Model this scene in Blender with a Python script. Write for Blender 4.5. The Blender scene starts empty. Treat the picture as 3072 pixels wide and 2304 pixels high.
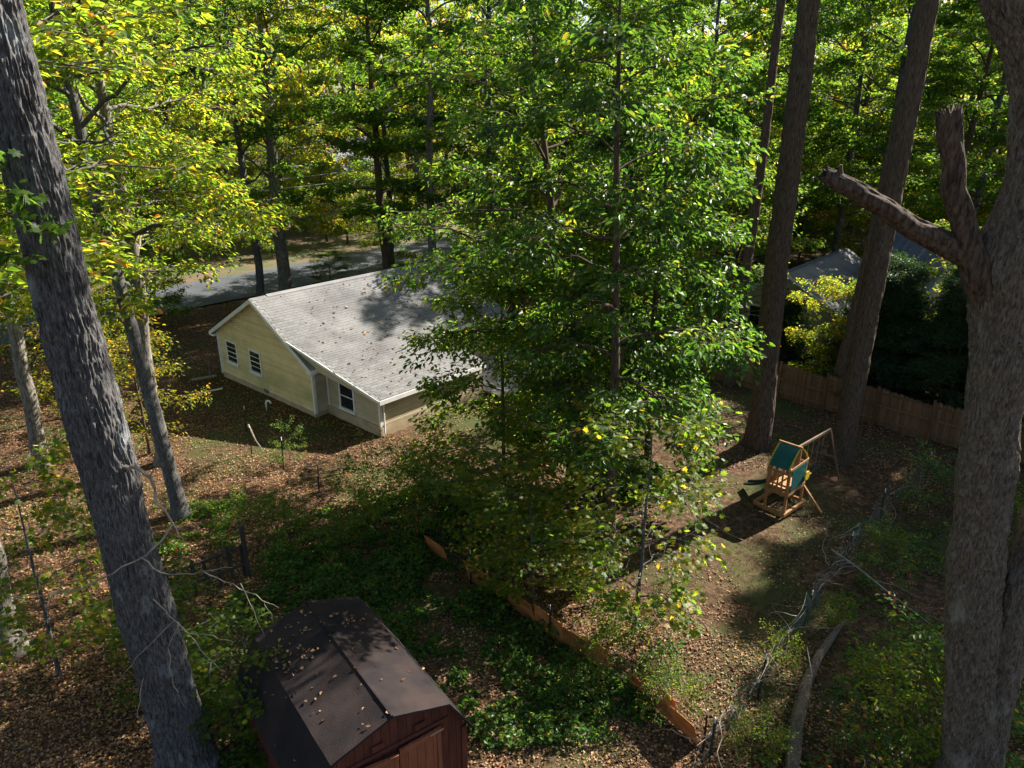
import bpy, math, random
import numpy as np
from mathutils import Matrix, Vector, Euler

random.seed(7)
R = math.radians
S = bpy.context.scene
COL = S.collection

# ------------------------------------------------------------------ camera, sky, sun, exposure
CAM_H = 13.5
cam = bpy.data.cameras.new('camera'); cam.sensor_width = 36.0; cam.lens = 26.41
cam.clip_start = 0.1; cam.clip_end = 2000
camo = bpy.data.objects.new('camera', cam); COL.objects.link(camo)
camo.location = (0, 0, CAM_H); camo.rotation_euler = (R(90 - 21.0), 0, 0)
S.camera = camo

SUN_AZ, SUN_EL = R(53), R(37)          # azimuth clockwise from +Y
W = bpy.data.worlds.new('World'); S.world = W; W.use_nodes = True
nt = W.node_tree; nt.nodes.clear()
sky = nt.nodes.new('ShaderNodeTexSky'); sky.sky_type = 'NISHITA'; sky.sun_disc = False
sky.sun_elevation = SUN_EL; sky.sun_rotation = SUN_AZ; sky.altitude = 100; sky.dust_density = 1.4
bg = nt.nodes.new('ShaderNodeBackground'); bg.inputs[1].default_value = 0.055
wo = nt.nodes.new('ShaderNodeOutputWorld')
nt.links.new(sky.outputs[0], bg.inputs[0]); nt.links.new(bg.outputs[0], wo.inputs[0])
sl = bpy.data.lights.new('sun', 'SUN'); sl.energy = 5.0; sl.angle = R(0.5); sl.color = (1.0, 0.93, 0.82)
so = bpy.data.objects.new('sun', sl); COL.objects.link(so); so.location = (40, 30, 60)
sd = Vector((math.sin(SUN_AZ) * math.cos(SUN_EL), math.cos(SUN_AZ) * math.cos(SUN_EL), math.sin(SUN_EL)))
so.rotation_euler = sd.to_track_quat('Z', 'Y').to_euler()
S.view_settings.view_transform = 'Standard'; S.view_settings.look = 'None'
S.view_settings.exposure = 1.75; S.view_settings.gamma = 1.0
S.render.engine = 'CYCLES'
cy = S.cycles
cy.max_bounces = 5; cy.diffuse_bounces = 3; cy.glossy_bounces = 2; cy.transmission_bounces = 4
cy.transparent_max_bounces = 4; cy.use_denoising = True; cy.caustics_reflective = False; cy.caustics_refractive = False
cy.sample_clamp_indirect = 4.0

# ------------------------------------------------------------------ helpers
def tag(o, label=None, cat=None, group=None, kind=None):
    if label: o['label'] = label
    if cat: o['category'] = cat
    if group: o['group'] = group
    if kind: o['kind'] = kind
    return o

def empty(name, loc=(0, 0, 0), rz=0.0):
    o = bpy.data.objects.new(name, None); COL.objects.link(o)
    o.location = loc; o.rotation_euler = (0, 0, rz); o.empty_display_size = 0.3
    return o

def link(name, me, parent=None, loc=None):
    o = bpy.data.objects.new(name, me); COL.objects.link(o)
    if parent is not None: o.parent = parent
    if loc is not None: o.location = loc
    return o

def mesh_np(name, V, F, mat, smooth=False, attr=None):
    """V (n,3); F (m,k) with k 3 or 4; attr: dict name -> (n,) floats"""
    V = np.asarray(V, np.float32); F = np.asarray(F, np.int32)
    me = bpy.data.meshes.new(name)
    k = F.shape[1]; m = len(F)
    me.vertices.add(len(V)); me.vertices.foreach_set('co', V.ravel())
    me.loops.add(m * k); me.loops.foreach_set('vertex_index', F.ravel())
    me.polygons.add(m)
    me.polygons.foreach_set('loop_start', np.arange(0, m * k, k, dtype=np.int32))
    me.polygons.foreach_set('use_smooth', np.full(m, bool(smooth)))
    me.update(calc_edges=True)
    if attr:
        for an, av in attr.items():
            a = me.attributes.new(an, 'FLOAT', 'POINT'); a.data.foreach_set('value', np.asarray(av, np.float32))
    if mat: me.materials.append(mat)
    return me

class MB:
    """collects boxes, bars, prisms; build() makes one mesh"""
    def __init__(s): s.v = []; s.f = []
    def add(s, vs, fs):
        n = len(s.v); s.v += [tuple(v) for v in vs]; s.f += [tuple(i + n for i in f) for f in fs]; return s
    def box(s, a, b, M=None):
        x0, y0, z0 = a; x1, y1, z1 = b
        vs = [(x0,y0,z0),(x1,y0,z0),(x1,y1,z0),(x0,y1,z0),(x0,y0,z1),(x1,y0,z1),(x1,y1,z1),(x0,y1,z1)]
        if M is not None: vs = [M @ Vector(v) for v in vs]
        return s.add(vs, [(0,3,2,1),(4,5,6,7),(0,1,5,4),(1,2,6,5),(2,3,7,6),(3,0,4,7)])
    def bar(s, p, q, w, h=None, up=(0, 0, 1)):
        h = h or w; p = Vector(p); q = Vector(q); d = (q - p).normalized(); u = Vector(up)
        if abs(d.dot(u)) > .95: u = Vector((1, 0, 0))
        x = d.cross(u).normalized(); z = x.cross(d)
        vs = [e + x * a * w / 2 + z * b * h / 2 for e in (p, q) for a, b in ((-1,-1),(1,-1),(1,1),(-1,1))]
        return s.add(vs, [(0,1,2,3),(7,6,5,4),(0,4,5,1),(1,5,6,2),(2,6,7,3),(3,7,4,0)])
    def prism(s, poly, off):
        """poly: list of 3d pts (planar), extruded by vector off"""
        n = len(poly); off = Vector(off); a = [Vector(p) for p in poly]; b = [p + off for p in a]
        return s.add(a + b, [tuple(range(n - 1, -1, -1)), tuple(range(n, 2 * n))] + [(i, (i+1) % n, n + (i+1) % n, n + i) for i in range(n)])
    def tube(s, pts, rad, k=6, cap=True):
        V, F = tube(np.array(pts, float), np.array(rad if hasattr(rad, '__len__') else [rad] * len(pts), float), k)
        n = len(s.v); s.v += [tuple(v) for v in V]; s.f += [tuple(int(i) + n for i in f) for f in F]
        if cap:
            s.f += [tuple(n + i for i in range(k - 1, -1, -1)), tuple(n + len(V) - k + i for i in range(k))]
        return s
    def build(s, name, mat, parent=None, bevel=0.0, smooth=False):
        me = bpy.data.meshes.new(name); me.from_pydata(s.v, [], s.f); me.update()
        me.materials.append(mat)
        if smooth: me.polygons.foreach_set('use_smooth', [True] * len(me.polygons))
        o = link(name, me, parent)
        if bevel:
            m = o.modifiers.new('bevel', 'BEVEL'); m.width = bevel; m.segments = 1; m.limit_method = 'ANGLE'
        return o

def frames(P):
    T = np.gradient(P, axis=0); T /= np.linalg.norm(T, axis=1)[:, None] + 1e-9
    ref = np.array([0, 0, 1.0]) if abs(T[:, 2]).mean() < .8 else np.array([0, 1.0, 0])
    X = np.cross(ref, T); X /= np.linalg.norm(X, axis=1)[:, None] + 1e-9
    Y = np.cross(T, X)
    return T, X, Y

def tube(P, rad, k=6):
    T, X, Y = frames(P); n = len(P)
    a = np.linspace(0, 2 * np.pi, k, endpoint=False)
    V = P[:, None, :] + rad[:, None, None] * (np.cos(a)[None, :, None] * X[:, None, :] + np.sin(a)[None, :, None] * Y[:, None, :])
    i = np.arange(n - 1)[:, None] * k; j = np.arange(k)[None, :]; j2 = (j + 1) % k
    F = np.stack([i + j, i + j2, i + k + j2, i + k + j], -1).reshape(-1, 4)
    return V.reshape(-1, 3), F

def copy_tree(o, parent=None):
    c = o.copy(); COL.objects.link(c); c.parent = parent
    for ch in [x for x in bpy.data.objects if x.parent is o]: copy_tree(ch, c)
    return c

# ------------------------------------------------------------------ materials
def mat_new(name):
    m = bpy.data.materials.new(name); m.use_nodes = True
    n = m.node_tree.nodes; n.clear()
    out = n.new('ShaderNodeOutputMaterial'); b = n.new('ShaderNodeBsdfPrincipled')
    m.node_tree.links.new(b.outputs[0], out.inputs[0])
    return m, n, m.node_tree.links, b, out

def ramp(n, stops, interp='LINEAR'):
    r = n.new('ShaderNodeValToRGB'); r.color_ramp.interpolation = interp
    e = r.color_ramp.elements
    while len(e) < len(stops): e.new(0.5)
    for i, (p, c) in enumerate(stops): e[i].position = p; e[i].color = (*c, 1)
    return r

def noise(n, l, vec, scale, detail=4, rough=.55, dist=0.0):
    t = n.new('ShaderNodeTexNoise'); t.inputs['Scale'].default_value = scale; t.inputs['Detail'].default_value = detail
    t.inputs['Roughness'].default_value = rough; t.inputs['Distortion'].default_value = dist
    if vec is not None: l.new(vec, t.inputs['Vector'])
    return t

def coords(n, l, which='Object', scale=(1, 1, 1)):
    tc = n.new('ShaderNodeTexCoord'); mp = n.new('ShaderNodeMapping'); mp.inputs['Scale'].default_value = scale
    l.new(tc.outputs[which], mp.inputs['Vector']); return mp.outputs[0]

def mat_simple(name, c1, c2, scale=3.0, rough=.7, spec=.3, stretch=(1, 1, 1), bump=0.0, bscale=20.0, rnd=0.0, metallic=0.0, detail=5):
    m, n, l, b, out = mat_new(name)
    v = coords(n, l, 'Object', stretch)
    t = noise(n, l, v, scale, detail)
    r = ramp(n, [(.32, c1), (.68, c2)]); l.new(t.outputs['Fac'], r.inputs[0])
    col = r.outputs[0]
    if rnd:
        oi = n.new('ShaderNodeObjectInfo'); hv = n.new('ShaderNodeHueSaturation')
        mr = n.new('ShaderNodeMapRange'); mr.inputs['To Min'].default_value = 1 - rnd; mr.inputs['To Max'].default_value = 1 + rnd
        l.new(oi.outputs['Random'], mr.inputs['Value']); l.new(mr.outputs[0], hv.inputs['Value']); l.new(col, hv.inputs['Color']); col = hv.outputs[0]
    l.new(col, b.inputs['Base Color'])
    b.inputs['Roughness'].default_value = rough; b.inputs['Specular IOR Level'].default_value = spec; b.inputs['Metallic'].default_value = metallic
    if bump:
        t2 = noise(n, l, v, bscale, 3); bp = n.new('ShaderNodeBump'); bp.inputs['Strength'].default_value = bump; bp.inputs['Distance'].default_value = .02
        l.new(t2.outputs['Fac'], bp.inputs['Height']); l.new(bp.outputs[0], b.inputs['Normal'])
    return m

def mat_leaf(name, stops, trans=.55, tcol=(1.0, 1.0, .6), tgain=3.9, rough=.5, spec=.3, rnd=.12):
    """stops over the per-leaf 'tint' attribute; reflect + translucent transmission"""
    m, n, l, b, out = mat_new(name)
    at = n.new('ShaderNodeAttribute'); at.attribute_name = 'tint'
    oi = n.new('ShaderNodeObjectInfo')
    ma = n.new('ShaderNodeMath'); ma.operation = 'MULTIPLY_ADD'; ma.inputs[1].default_value = rnd * 2; ma.inputs[2].default_value = -rnd
    l.new(oi.outputs['Random'], ma.inputs[0])
    ad = n.new('ShaderNodeMath'); ad.operation = 'ADD'; ad.use_clamp = True; l.new(at.outputs['Fac'], ad.inputs[0]); l.new(ma.outputs[0], ad.inputs[1])
    r = ramp(n, stops); l.new(ad.outputs[0], r.inputs[0])
    l.new(r.outputs[0], b.inputs['Base Color']); b.inputs['Roughness'].default_value = rough; b.inputs['Specular IOR Level'].default_value = spec
    tr = n.new('ShaderNodeBsdfTranslucent')
    mx = n.new('ShaderNodeMix'); mx.data_type = 'RGBA'; mx.blend_type = 'MULTIPLY'; mx.inputs['Factor'].default_value = 1.0
    l.new(r.outputs[0], mx.inputs['A']); mx.inputs['B'].default_value = (tcol[0] * tgain, tcol[1] * tgain, tcol[2] * tgain, 1)
    l.new(mx.outputs['Result'], tr.inputs['Color'])
    ms = n.new('ShaderNodeMixShader'); ms.inputs[0].default_value = trans
    l.new(b.outputs[0], ms.inputs[1]); l.new(tr.outputs[0], ms.inputs[2]); l.new(ms.outputs[0], out.inputs[0])
    return m

def mat_bark(name, c1, c2, lichen=None, zs=.16, scale=9.0, bump=.9):
    m, n, l, b, out = mat_new(name)
    v = coords(n, l, 'Object', (1, 1, zs))
    t = noise(n, l, v, scale, 6, .65, .4)
    r = ramp(n, [(.36, c1), (.64, c2)]); l.new(t.outputs['Fac'], r.inputs[0]); col = r.outputs[0]
    if lichen:
        t3 = noise(n, l, coords(n, l, 'Object', (1, 1, .5)), 2.2, 6, .7); r3 = ramp(n, [(.56, (0, 0, 0)), (.68, (1, 1, 1))]); l.new(t3.outputs['Fac'], r3.inputs[0])
        mx = n.new('ShaderNodeMix'); mx.data_type = 'RGBA'; l.new(r3.outputs[0], mx.inputs['Factor']); l.new(col, mx.inputs['A']); mx.inputs['B'].default_value = (*lichen, 1)
        col = mx.outputs['Result']
    l.new(col, b.inputs['Base Color']); b.inputs['Roughness'].default_value = .9; b.inputs['Specular IOR Level'].default_value = .15
    bp = n.new('ShaderNodeBump'); bp.inputs['Strength'].default_value = bump; bp.inputs['Distance'].default_value = .04
    l.new(t.outputs['Fac'], bp.inputs['Height']); l.new(bp.outputs[0], b.inputs['Normal'])
    return m

M = {}
M['bark_grey'] = mat_bark('bark_grey', (.026, .025, .026), (.165, .158, .155), lichen=(.22, .235, .24), scale=46, zs=.14, bump=1.0)
M['bark_brown'] = mat_bark('bark_brown', (.034, .024, .017), (.155, .11, .078), scale=34, zs=.11)
M['bark_pale'] = mat_bark('bark_pale', (.06, .052, .045), (.26, .235, .20), lichen=(.30, .31, .28), scale=18, zs=.24)
M['bark_oak'] = mat_bark('bark_oak', (.042, .033, .026), (.19, .155, .12), lichen=(.22, .205, .175), scale=34, zs=.22)
M['bark_dead'] = mat_bark('bark_dead', (.024, .017, .013), (.12, .085, .062), zs=.25, scale=16)
M['leaf_green'] = mat_leaf('leaf_green', [(0, (0.0192, 0.0496, 0.008)), (.40, (0.044, 0.088, 0.0104)), (.68, (0.08, 0.12, 0.0112)), (.88, (0.128, 0.144, 0.0128)), (1, (0.208, 0.152, 0.016))])
M['leaf_yellow'] = mat_leaf('leaf_yellow', [(0, (0.0224, 0.0544, 0.0088)), (.35, (0.056, 0.0944, 0.0104)), (.62, (0.108, 0.132, 0.012)), (.85, (0.208, 0.16, 0.0144)), (1, (0.272, 0.112, 0.0144))], trans=.6, tgain=4.8)
M['leaf_gold'] = mat_leaf('leaf_gold', [(0, (0.056, 0.08, 0.0096)), (.35, (0.128, 0.128, 0.012)), (.6, (0.24, 0.152, 0.0144)), (.85, (0.288, 0.104, 0.0144)), (1, (0.24, 0.056, 0.016))])
M['leaf_shiny'] = mat_leaf('leaf_shiny', [(0, (0.0192, 0.0528, 0.0096)), (.45, (0.0416, 0.0896, 0.0112)), (.8, (0.076, 0.124, 0.0128)), (1, (0.16, 0.152, 0.016))], trans=.45, rough=.42, spec=.5)
M['leaf_cedar'] = mat_leaf('leaf_cedar', [(0, (0.012, 0.032, 0.0128)), (.6, (0.024, 0.056, 0.016)), (1, (0.056, 0.088, 0.02))], trans=.25)
M['leaf_red'] = mat_leaf('leaf_red', [(0, (0.056, 0.08, 0.016)), (.45, (0.112, 0.072, 0.024)), (1, (0.176, 0.04, 0.024))])
M['leaf_ivy'] = mat_leaf('leaf_ivy', [(0, (.018, .054, .011)), (.5, (.042, .098, .015)), (.84, (.09, .145, .018)), (.95, (.24, .17, .02)), (1, (.25, .08, .02))], trans=.42, rough=.45)
M['litter'] = mat_leaf('litter', [(0, (.06, .030, .017)), (.3, (.16, .080, .040)), (.55, (.28, .155, .075)), (.75, (.40, .26, .15)), (.88, (.43, .23, .05)), (1, (.38, .115, .03))], trans=.15, tcol=(1, .8, .5), tgain=1.2, rough=.6, spec=.25, rnd=0)
M['grass'] = mat_leaf('grass', [(0, (.03, .06, .014)), (.6, (.075, .115, .025)), (1, (.17, .16, .06))], trans=.3, tgain=2.0, rough=.6, spec=.2, rnd=0)
def mat_siding(name, c1, c2, stain, rnd=.05):
    m, n, l, b, out = mat_new(name); v = coords(n, l, 'Object', (1, 1, 1.4))
    t = noise(n, l, v, 1.1, 6, .6); r = ramp(n, [(.3, c1), (.7, c2)]); l.new(t.outputs['Fac'], r.inputs[0])
    t2 = noise(n, l, coords(n, l, 'Object', (.55, .55, .8)), .75, 7, .68); r2 = ramp(n, [(.47, (0, 0, 0)), (.66, (.75, .75, .75))]); l.new(t2.outputs['Fac'], r2.inputs[0])
    mx = n.new('ShaderNodeMix'); mx.data_type = 'RGBA'; l.new(r2.outputs[0], mx.inputs['Factor']); l.new(r.outputs[0], mx.inputs['A']); mx.inputs['B'].default_value = (*stain, 1)
    oi = n.new('ShaderNodeObjectInfo'); hv = n.new('ShaderNodeHueSaturation'); mr = n.new('ShaderNodeMapRange'); mr.inputs['To Min'].default_value = 1 - rnd; mr.inputs['To Max'].default_value = 1 + rnd
    l.new(oi.outputs['Random'], mr.inputs['Value']); l.new(mr.outputs[0], hv.inputs['Value']); l.new(mx.outputs['Result'], hv.inputs['Color']); l.new(hv.outputs[0], b.inputs['Base Color'])
    b.inputs['Roughness'].default_value = .6; b.inputs['Specular IOR Level'].default_value = .3
    return m
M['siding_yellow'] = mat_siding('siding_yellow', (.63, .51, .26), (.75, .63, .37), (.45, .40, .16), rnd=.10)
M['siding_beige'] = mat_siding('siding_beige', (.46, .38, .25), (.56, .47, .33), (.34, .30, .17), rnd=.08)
M['siding_tan'] = mat_simple('siding_tan', (.36, .32, .20), (.43, .38, .25), scale=1.0, rough=.6, rnd=.04)
M['white_trim'] = mat_simple('white_trim', (.68, .68, .66), (.80, .80, .78), scale=4, rough=.5)
M['foundation'] = mat_simple('foundation', (.36, .27, .17), (.50, .40, .28), scale=2.2, rough=.9, bump=.3)
M['shingle'] = mat_simple('shingle', (.125, .124, .126), (.22, .217, .218), scale=.8, rough=.9, spec=.2, bump=.4, bscale=60, rnd=.16)
M['shingle_dark'] = mat_simple('shingle_dark', (.045, .055, .08), (.08, .09, .12), scale=2, rough=.65, spec=.4, bump=.4, bscale=40, rnd=.2)  # blue tone doubles as painted shade and sky reflection on the neighbour's main block
M['glass'] = mat_simple('glass', (.015, .018, .02), (.03, .03, .032), scale=1, rough=.06, spec=.6)
M['shed_roof'] = mat_simple('shed_roof', (.013, .012, .014), (.044, .031, .028), scale=.9, rough=.95, spec=.12, bump=.5, bscale=45, detail=8)
M['shed_wood'] = mat_simple('shed_wood', (.055, .017, .011), (.10, .030, .018), scale=3, rough=.75, stretch=(3, 3, .5), rnd=.14)
M['shed_door'] = mat_simple('shed_door', (.16, .055, .028), (.23, .085, .042), scale=3, rough=.65, stretch=(4, 4, .6), rnd=.12)
M['steel'] = mat_simple('steel', (.25, .26, .27), (.4, .41, .42), scale=8, rough=.4, metallic=.8)
M['fence_wood'] = mat_simple('fence_wood', (.105, .056, .027), (.21, .12, .06), scale=3, rough=.85, stretch=(5, 5, .5), rnd=.28)
M['old_wood'] = mat_simple('old_wood', (.075, .06, .05), (.17, .14, .115), scale=5, rough=.9, stretch=(4, 4, .5), rnd=.2)
M['relic_wood'] = mat_simple('relic_wood', (.035, .028, .023), (.09, .072, .058), scale=5, rough=.9, stretch=(4, 4, .5), rnd=.2)
M['orange_panel'] = mat_simple('orange_panel', (.30, .095, .024), (.56, .22, .06), scale=2.2, rough=.85, stretch=(1, 1, 2.5), rnd=.30, detail=9)
M['post_green'] = mat_simple('post_green', (.012, .03, .026), (.03, .06, .05), scale=6, rough=.5)
M['post_black'] = mat_simple('post_black', (.015, .015, .015), (.03, .03, .03), scale=6, rough=.5)
M['white_paint'] = mat_simple('white_paint', (.62, .62, .60), (.78, .78, .75), scale=12, rough=.5)
M['wire'] = mat_simple('wire', (.10, .13, .12), (.22, .26, .25), scale=9, rough=.45, metallic=.5)
M['cable'] = mat_simple('cable', (.40, .40, .40), (.55, .55, .55), scale=.5, rough=.35, spec=.6)
M['netting'] = mat_simple('netting', (.05, .085, .075), (.12, .17, .155), scale=2, rough=.6)
M['cedar'] = mat_simple('cedar', (.30, .14, .05), (.44, .22, .085), scale=5, rough=.6, stretch=(3, 3, .6), rnd=.12)
M['cedar_grey'] = mat_simple('cedar_grey', (.10, .06, .035), (.18, .115, .07), scale=5, rough=.8, stretch=(3, 3, .6))
M['canvas_green'] = mat_simple('canvas_green', (.008, .075, .07), (.014, .10, .09), scale=3, rough=.5)
M['canvas_yellow'] = mat_leaf('canvas_yellow', [(0, (.60, .46, .04)), (1, (.60, .46, .04))], trans=.3, tgain=1.0, rnd=0, rough=.5)
M['plastic_yellow'] = mat_simple('plastic_yellow', (.60, .45, .03), (.68, .52, .05), scale=3, rough=.4)
M['slide_green'] = mat_simple('slide_green', (.008, .03, .03), (.012, .045, .042), scale=3, rough=.5, spec=.3)
M['concrete'] = mat_simple('concrete', (.20, .185, .175), (.31, .295, .28), scale=1.8, rough=.9, bump=.2)
M['pvc'] = mat_simple('pvc', (.62, .62, .58), (.75, .75, .71), scale=5, rough=.4)
M['stick'] = mat_simple('stick', (.16, .13, .10), (.34, .29, .23), scale=6, rough=.85, stretch=(1, 1, .4))

def mat_ground():
    m, n, l, b, out = mat_new('ground_litter')
    v = coords(n, l, 'Object')
    t1 = noise(n, l, v, .22, 5, .6); t2 = noise(n, l, v, 5.5, 6, .7); t3 = noise(n, l, v, 16, 4, .7)
    soil = ramp(n, [(.30, (.028, .017, .011)), (.47, (.066, .038, .023)), (.58, (.125, .074, .043)), (.74, (.22, .135, .08))]); l.new(t2.outputs['Fac'], soil.inputs[0])
    grs = ramp(n, [(.3, (.030, .038, .014)), (.6, (.070, .080, .028)), (.8, (.12, .115, .045))]); l.new(t3.outputs['Fac'], grs.inputs[0])
    mk = n.new('ShaderNodeMath'); mk.operation = 'MULTIPLY_ADD'; mk.inputs[1].default_value = .35; l.new(t2.outputs['Fac'], mk.inputs[0]); l.new(t1.outputs['Fac'], mk.inputs[2])
    r = ramp(n, [(.66, (0, 0, 0)), (.78, (1, 1, 1))]); l.new(mk.outputs[0], r.inputs[0])
    mx = n.new('ShaderNodeMix'); mx.data_type = 'RGBA'; l.new(r.outputs[0], mx.inputs['Factor']); l.new(soil.outputs[0], mx.inputs['A']); l.new(grs.outputs[0], mx.inputs['B'])
    l.new(mx.outputs['Result'], b.inputs['Base Color']); b.inputs['Roughness'].default_value = .95; b.inputs['Specular IOR Level'].default_value = .1
    bp = n.new('ShaderNodeBump'); bp.inputs['Strength'].default_value = .8; bp.inputs['Distance'].default_value = .06; l.new(t3.outputs['Fac'], bp.inputs['Height']); l.new(bp.outputs[0], b.inputs['Normal'])
    return m
M['ground'] = mat_ground()
def mat_lawn():
    m, n, l, b, out = mat_new('lawn')
    v = coords(n, l, 'Object')
    t1 = noise(n, l, v, .35, 5, .6); t3 = noise(n, l, v, 9, 5, .7)
    g = ramp(n, [(.35, (.035, .052, .014)), (.65, (.085, .10, .028))]); l.new(t3.outputs['Fac'], g.inputs[0])
    s = ramp(n, [(.3, (.07, .045, .025)), (.7, (.17, .11, .06))]); l.new(t3.outputs['Fac'], s.inputs[0])
    r = ramp(n, [(.42, (0, 0, 0)), (.58, (1, 1, 1))]); l.new(t1.outputs['Fac'], r.inputs[0])
    mx = n.new('ShaderNodeMix'); mx.data_type = 'RGBA'; l.new(r.outputs[0], mx.inputs['Factor']); l.new(g.outputs[0], mx.inputs['A']); l.new(s.outputs[0], mx.inputs['B'])
    l.new(mx.outputs['Result'], b.inputs['Base Color']); b.inputs['Roughness'].default_value = .95
    return m
M['lawn'] = mat_lawn()
M['asphalt'] = mat_simple('asphalt', (.050, .056, .066), (.078, .085, .096), scale=.8, rough=.8, spec=.4, bump=.3, bscale=50, detail=8)  # sky reflection on the road is put into the base colour as a bluish tint

# ------------------------------------------------------------------ setting
HAZ = R(42.0)
rv = np.array([math.sin(HAZ), math.cos(HAZ)]); gv = np.array([math.cos(HAZ), -math.sin(HAZ)])   # ridge / gable directions of the street grid

def build_ground():
    n = 160
    t = np.linspace(-1, 1, n); q = np.sign(t) * (np.abs(t) ** 2.2) * 420
    X, Y = np.meshgrid(q, q + 40)
    rng = np.random.default_rng(3)
    Z = .05 * np.sin(X * .31 + 1.2) * np.cos(Y * .27) + .03 * np.sin(X * .9 + Y * .7)
    Z[(np.abs(X) > 60) | (np.abs(Y - 40) > 60)] = 0
    V = np.stack([X, Y, Z - .06], -1).reshape(-1, 3)
    i = np.arange(n - 1)[:, None] * n; j = np.arange(n - 1)[None, :]
    F = np.stack([i + j, i + j + 1, i + n + j + 1, i + n + j], -1).reshape(-1, 4)
    o = link('ground', mesh_np('ground', V, F, M['ground'], True)); tag(o, kind='structure'); return o
build_ground()
nrm = np.array([-rv[1], rv[0]])
def strip(name, base, w0, w1, s0, s1, z, mat, nseg=40, jit=.12):
    rng = np.random.default_rng(len(name)); base = np.array(base, float); vs = []; fs = []
    for i in range(nseg + 1):
        s = s0 + (s1 - s0) * i / nseg
        for w in (w0, w1):
            p = base + rv * s + nrm * (w + rng.uniform(-jit, jit)); vs.append((p[0], p[1], z))
    for i in range(nseg): fs.append((2*i, 2*i+2, 2*i+3, 2*i+1))
    o = link(name, mesh_np(name, vs, fs, mat)); tag(o, kind='structure'); return o
strip('lawn', (-20.9, 50.25), 6.9, 40, -60, 70, .042, M['lawn'])
strip('road', (-20.9, 50.25), 0, 7.2, -90, 120, .05, M['asphalt'], nseg=120)

# ------------------------------------------------------------------ building kit
def siding(parent, x0, x1, z0, ztop, face, mat, exp=.115, name='siding_board', zmax=None, M4=None):
    """boards on the plane y=0 of a wall frame facing -y (M4 maps frame to parent). ztop: function x->z"""
    k = 0
    xs = np.linspace(x0, x1, 400); zt = np.array([ztop(x) for x in xs]); zm = zt.max()
    while z0 + k * exp < zm - .01:
        za = z0 + k * exp; zb = min(za + exp, zm)
        ok = xs[zt >= za + .01]
        if len(ok) < 2: k += 1; continue
        a, b = ok.min(), ok.max()
        ok2 = xs[zt >= zb]; a2, b2 = (ok2.min(), ok2.max()) if len(ok2) > 1 else (a + .3 * (b - a), b - .3 * (b - a))
        mb = MB()
        zc = za + .72 * (zb - za); a3, b3 = a + .72 * (a2 - a), b + .72 * (b2 - b)
        mb.add([(a, -.030, za), (b, -.030, za), (b3, -.030, zc), (a3, -.030, zc), (b2, -.003, zb - .004), (a2, -.003, zb - .004), (a, .0, za), (b, .0, za), (b2, .0, zb), (a2, .0, zb)],
               [(0,1,2,3),(3,2,4,5),(0,6,7,1),(5,4,8,9),(0,3,5,9,6),(1,7,8,4,2)])
        if M4 is not None: mb.v = [tuple(M4 @ Vector(v)) for v in mb.v]
        mb.build(name, mat, parent); k += 1

def window(parent, M4, x, z, w, h, style='sash', label=None):
    """window on a wall frame facing -y"""
    mb = MB(); t = .09; p = -.068
    for a, b in (((x-w/2-t, p, z-t), (x-w/2, .01, z+h+t)), ((x+w/2, p, z-t), (x+w/2+t, .01, z+h+t)), ((x-w/2, p, z+h), (x+w/2, .01, z+h+t))): mb.box(a, b, M4)
    f = mb.build('window', M['white_trim'], parent)
    MB().box((x-w/2-t-.03, p-.05, z-t-.05), (x+w/2+t+.03, .01, z-t+.001 + t - .004), M4).build('sill', M['white_trim'], f)
    n = 2
    for i in range(n):
        za = z + h * i / n; zb = z + h * (i + 1) / n; y = -.046 - .006 * i
        MB().box((x-w/2+.001, y, za+.002), (x+w/2-.001, y+.012, zb-.002), M4).build('pane', M['glass'], f)
    s = MB(); s.box((x-w/2+.001, -.060, z+h/2-.025), (x+w/2-.001, -.0525, z+h/2+.025), M4)
    if style == 'bars':
        for q in (.25, .75): s.box((x-w/2+.001, -.059, z+h*q-.014), (x+w/2-.001, -.0525, z+h*q+.014), M4)
    s.build('sash_bar', M['white_trim'], f)
    if label: f['label'] = label
    return f

SH_W, SH_E = .33, .165
def shingle_mesh(mat, name):
    mb = MB(); w = SH_W - .006; L = SH_E + .05; t = .012
    # local: x along course, y down slope (0..L), z out of plane
    mb.add([(0,0,.001),(w,0,.001),(w,L,.001),(0,L,.001),(0,0,.003),(w,0,.003),(w,L,.003+t),(0,L,.003+t)], [(0,3,2,1),(4,5,6,7),(2,3,7,6),(1,2,6,5),(3,0,4,7),(0,1,5,4)])
    me = bpy.data.meshes.new(name); me.from_pydata(mb.v, [], mb.f); me.update(); me.materials.append(mat); return me

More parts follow.
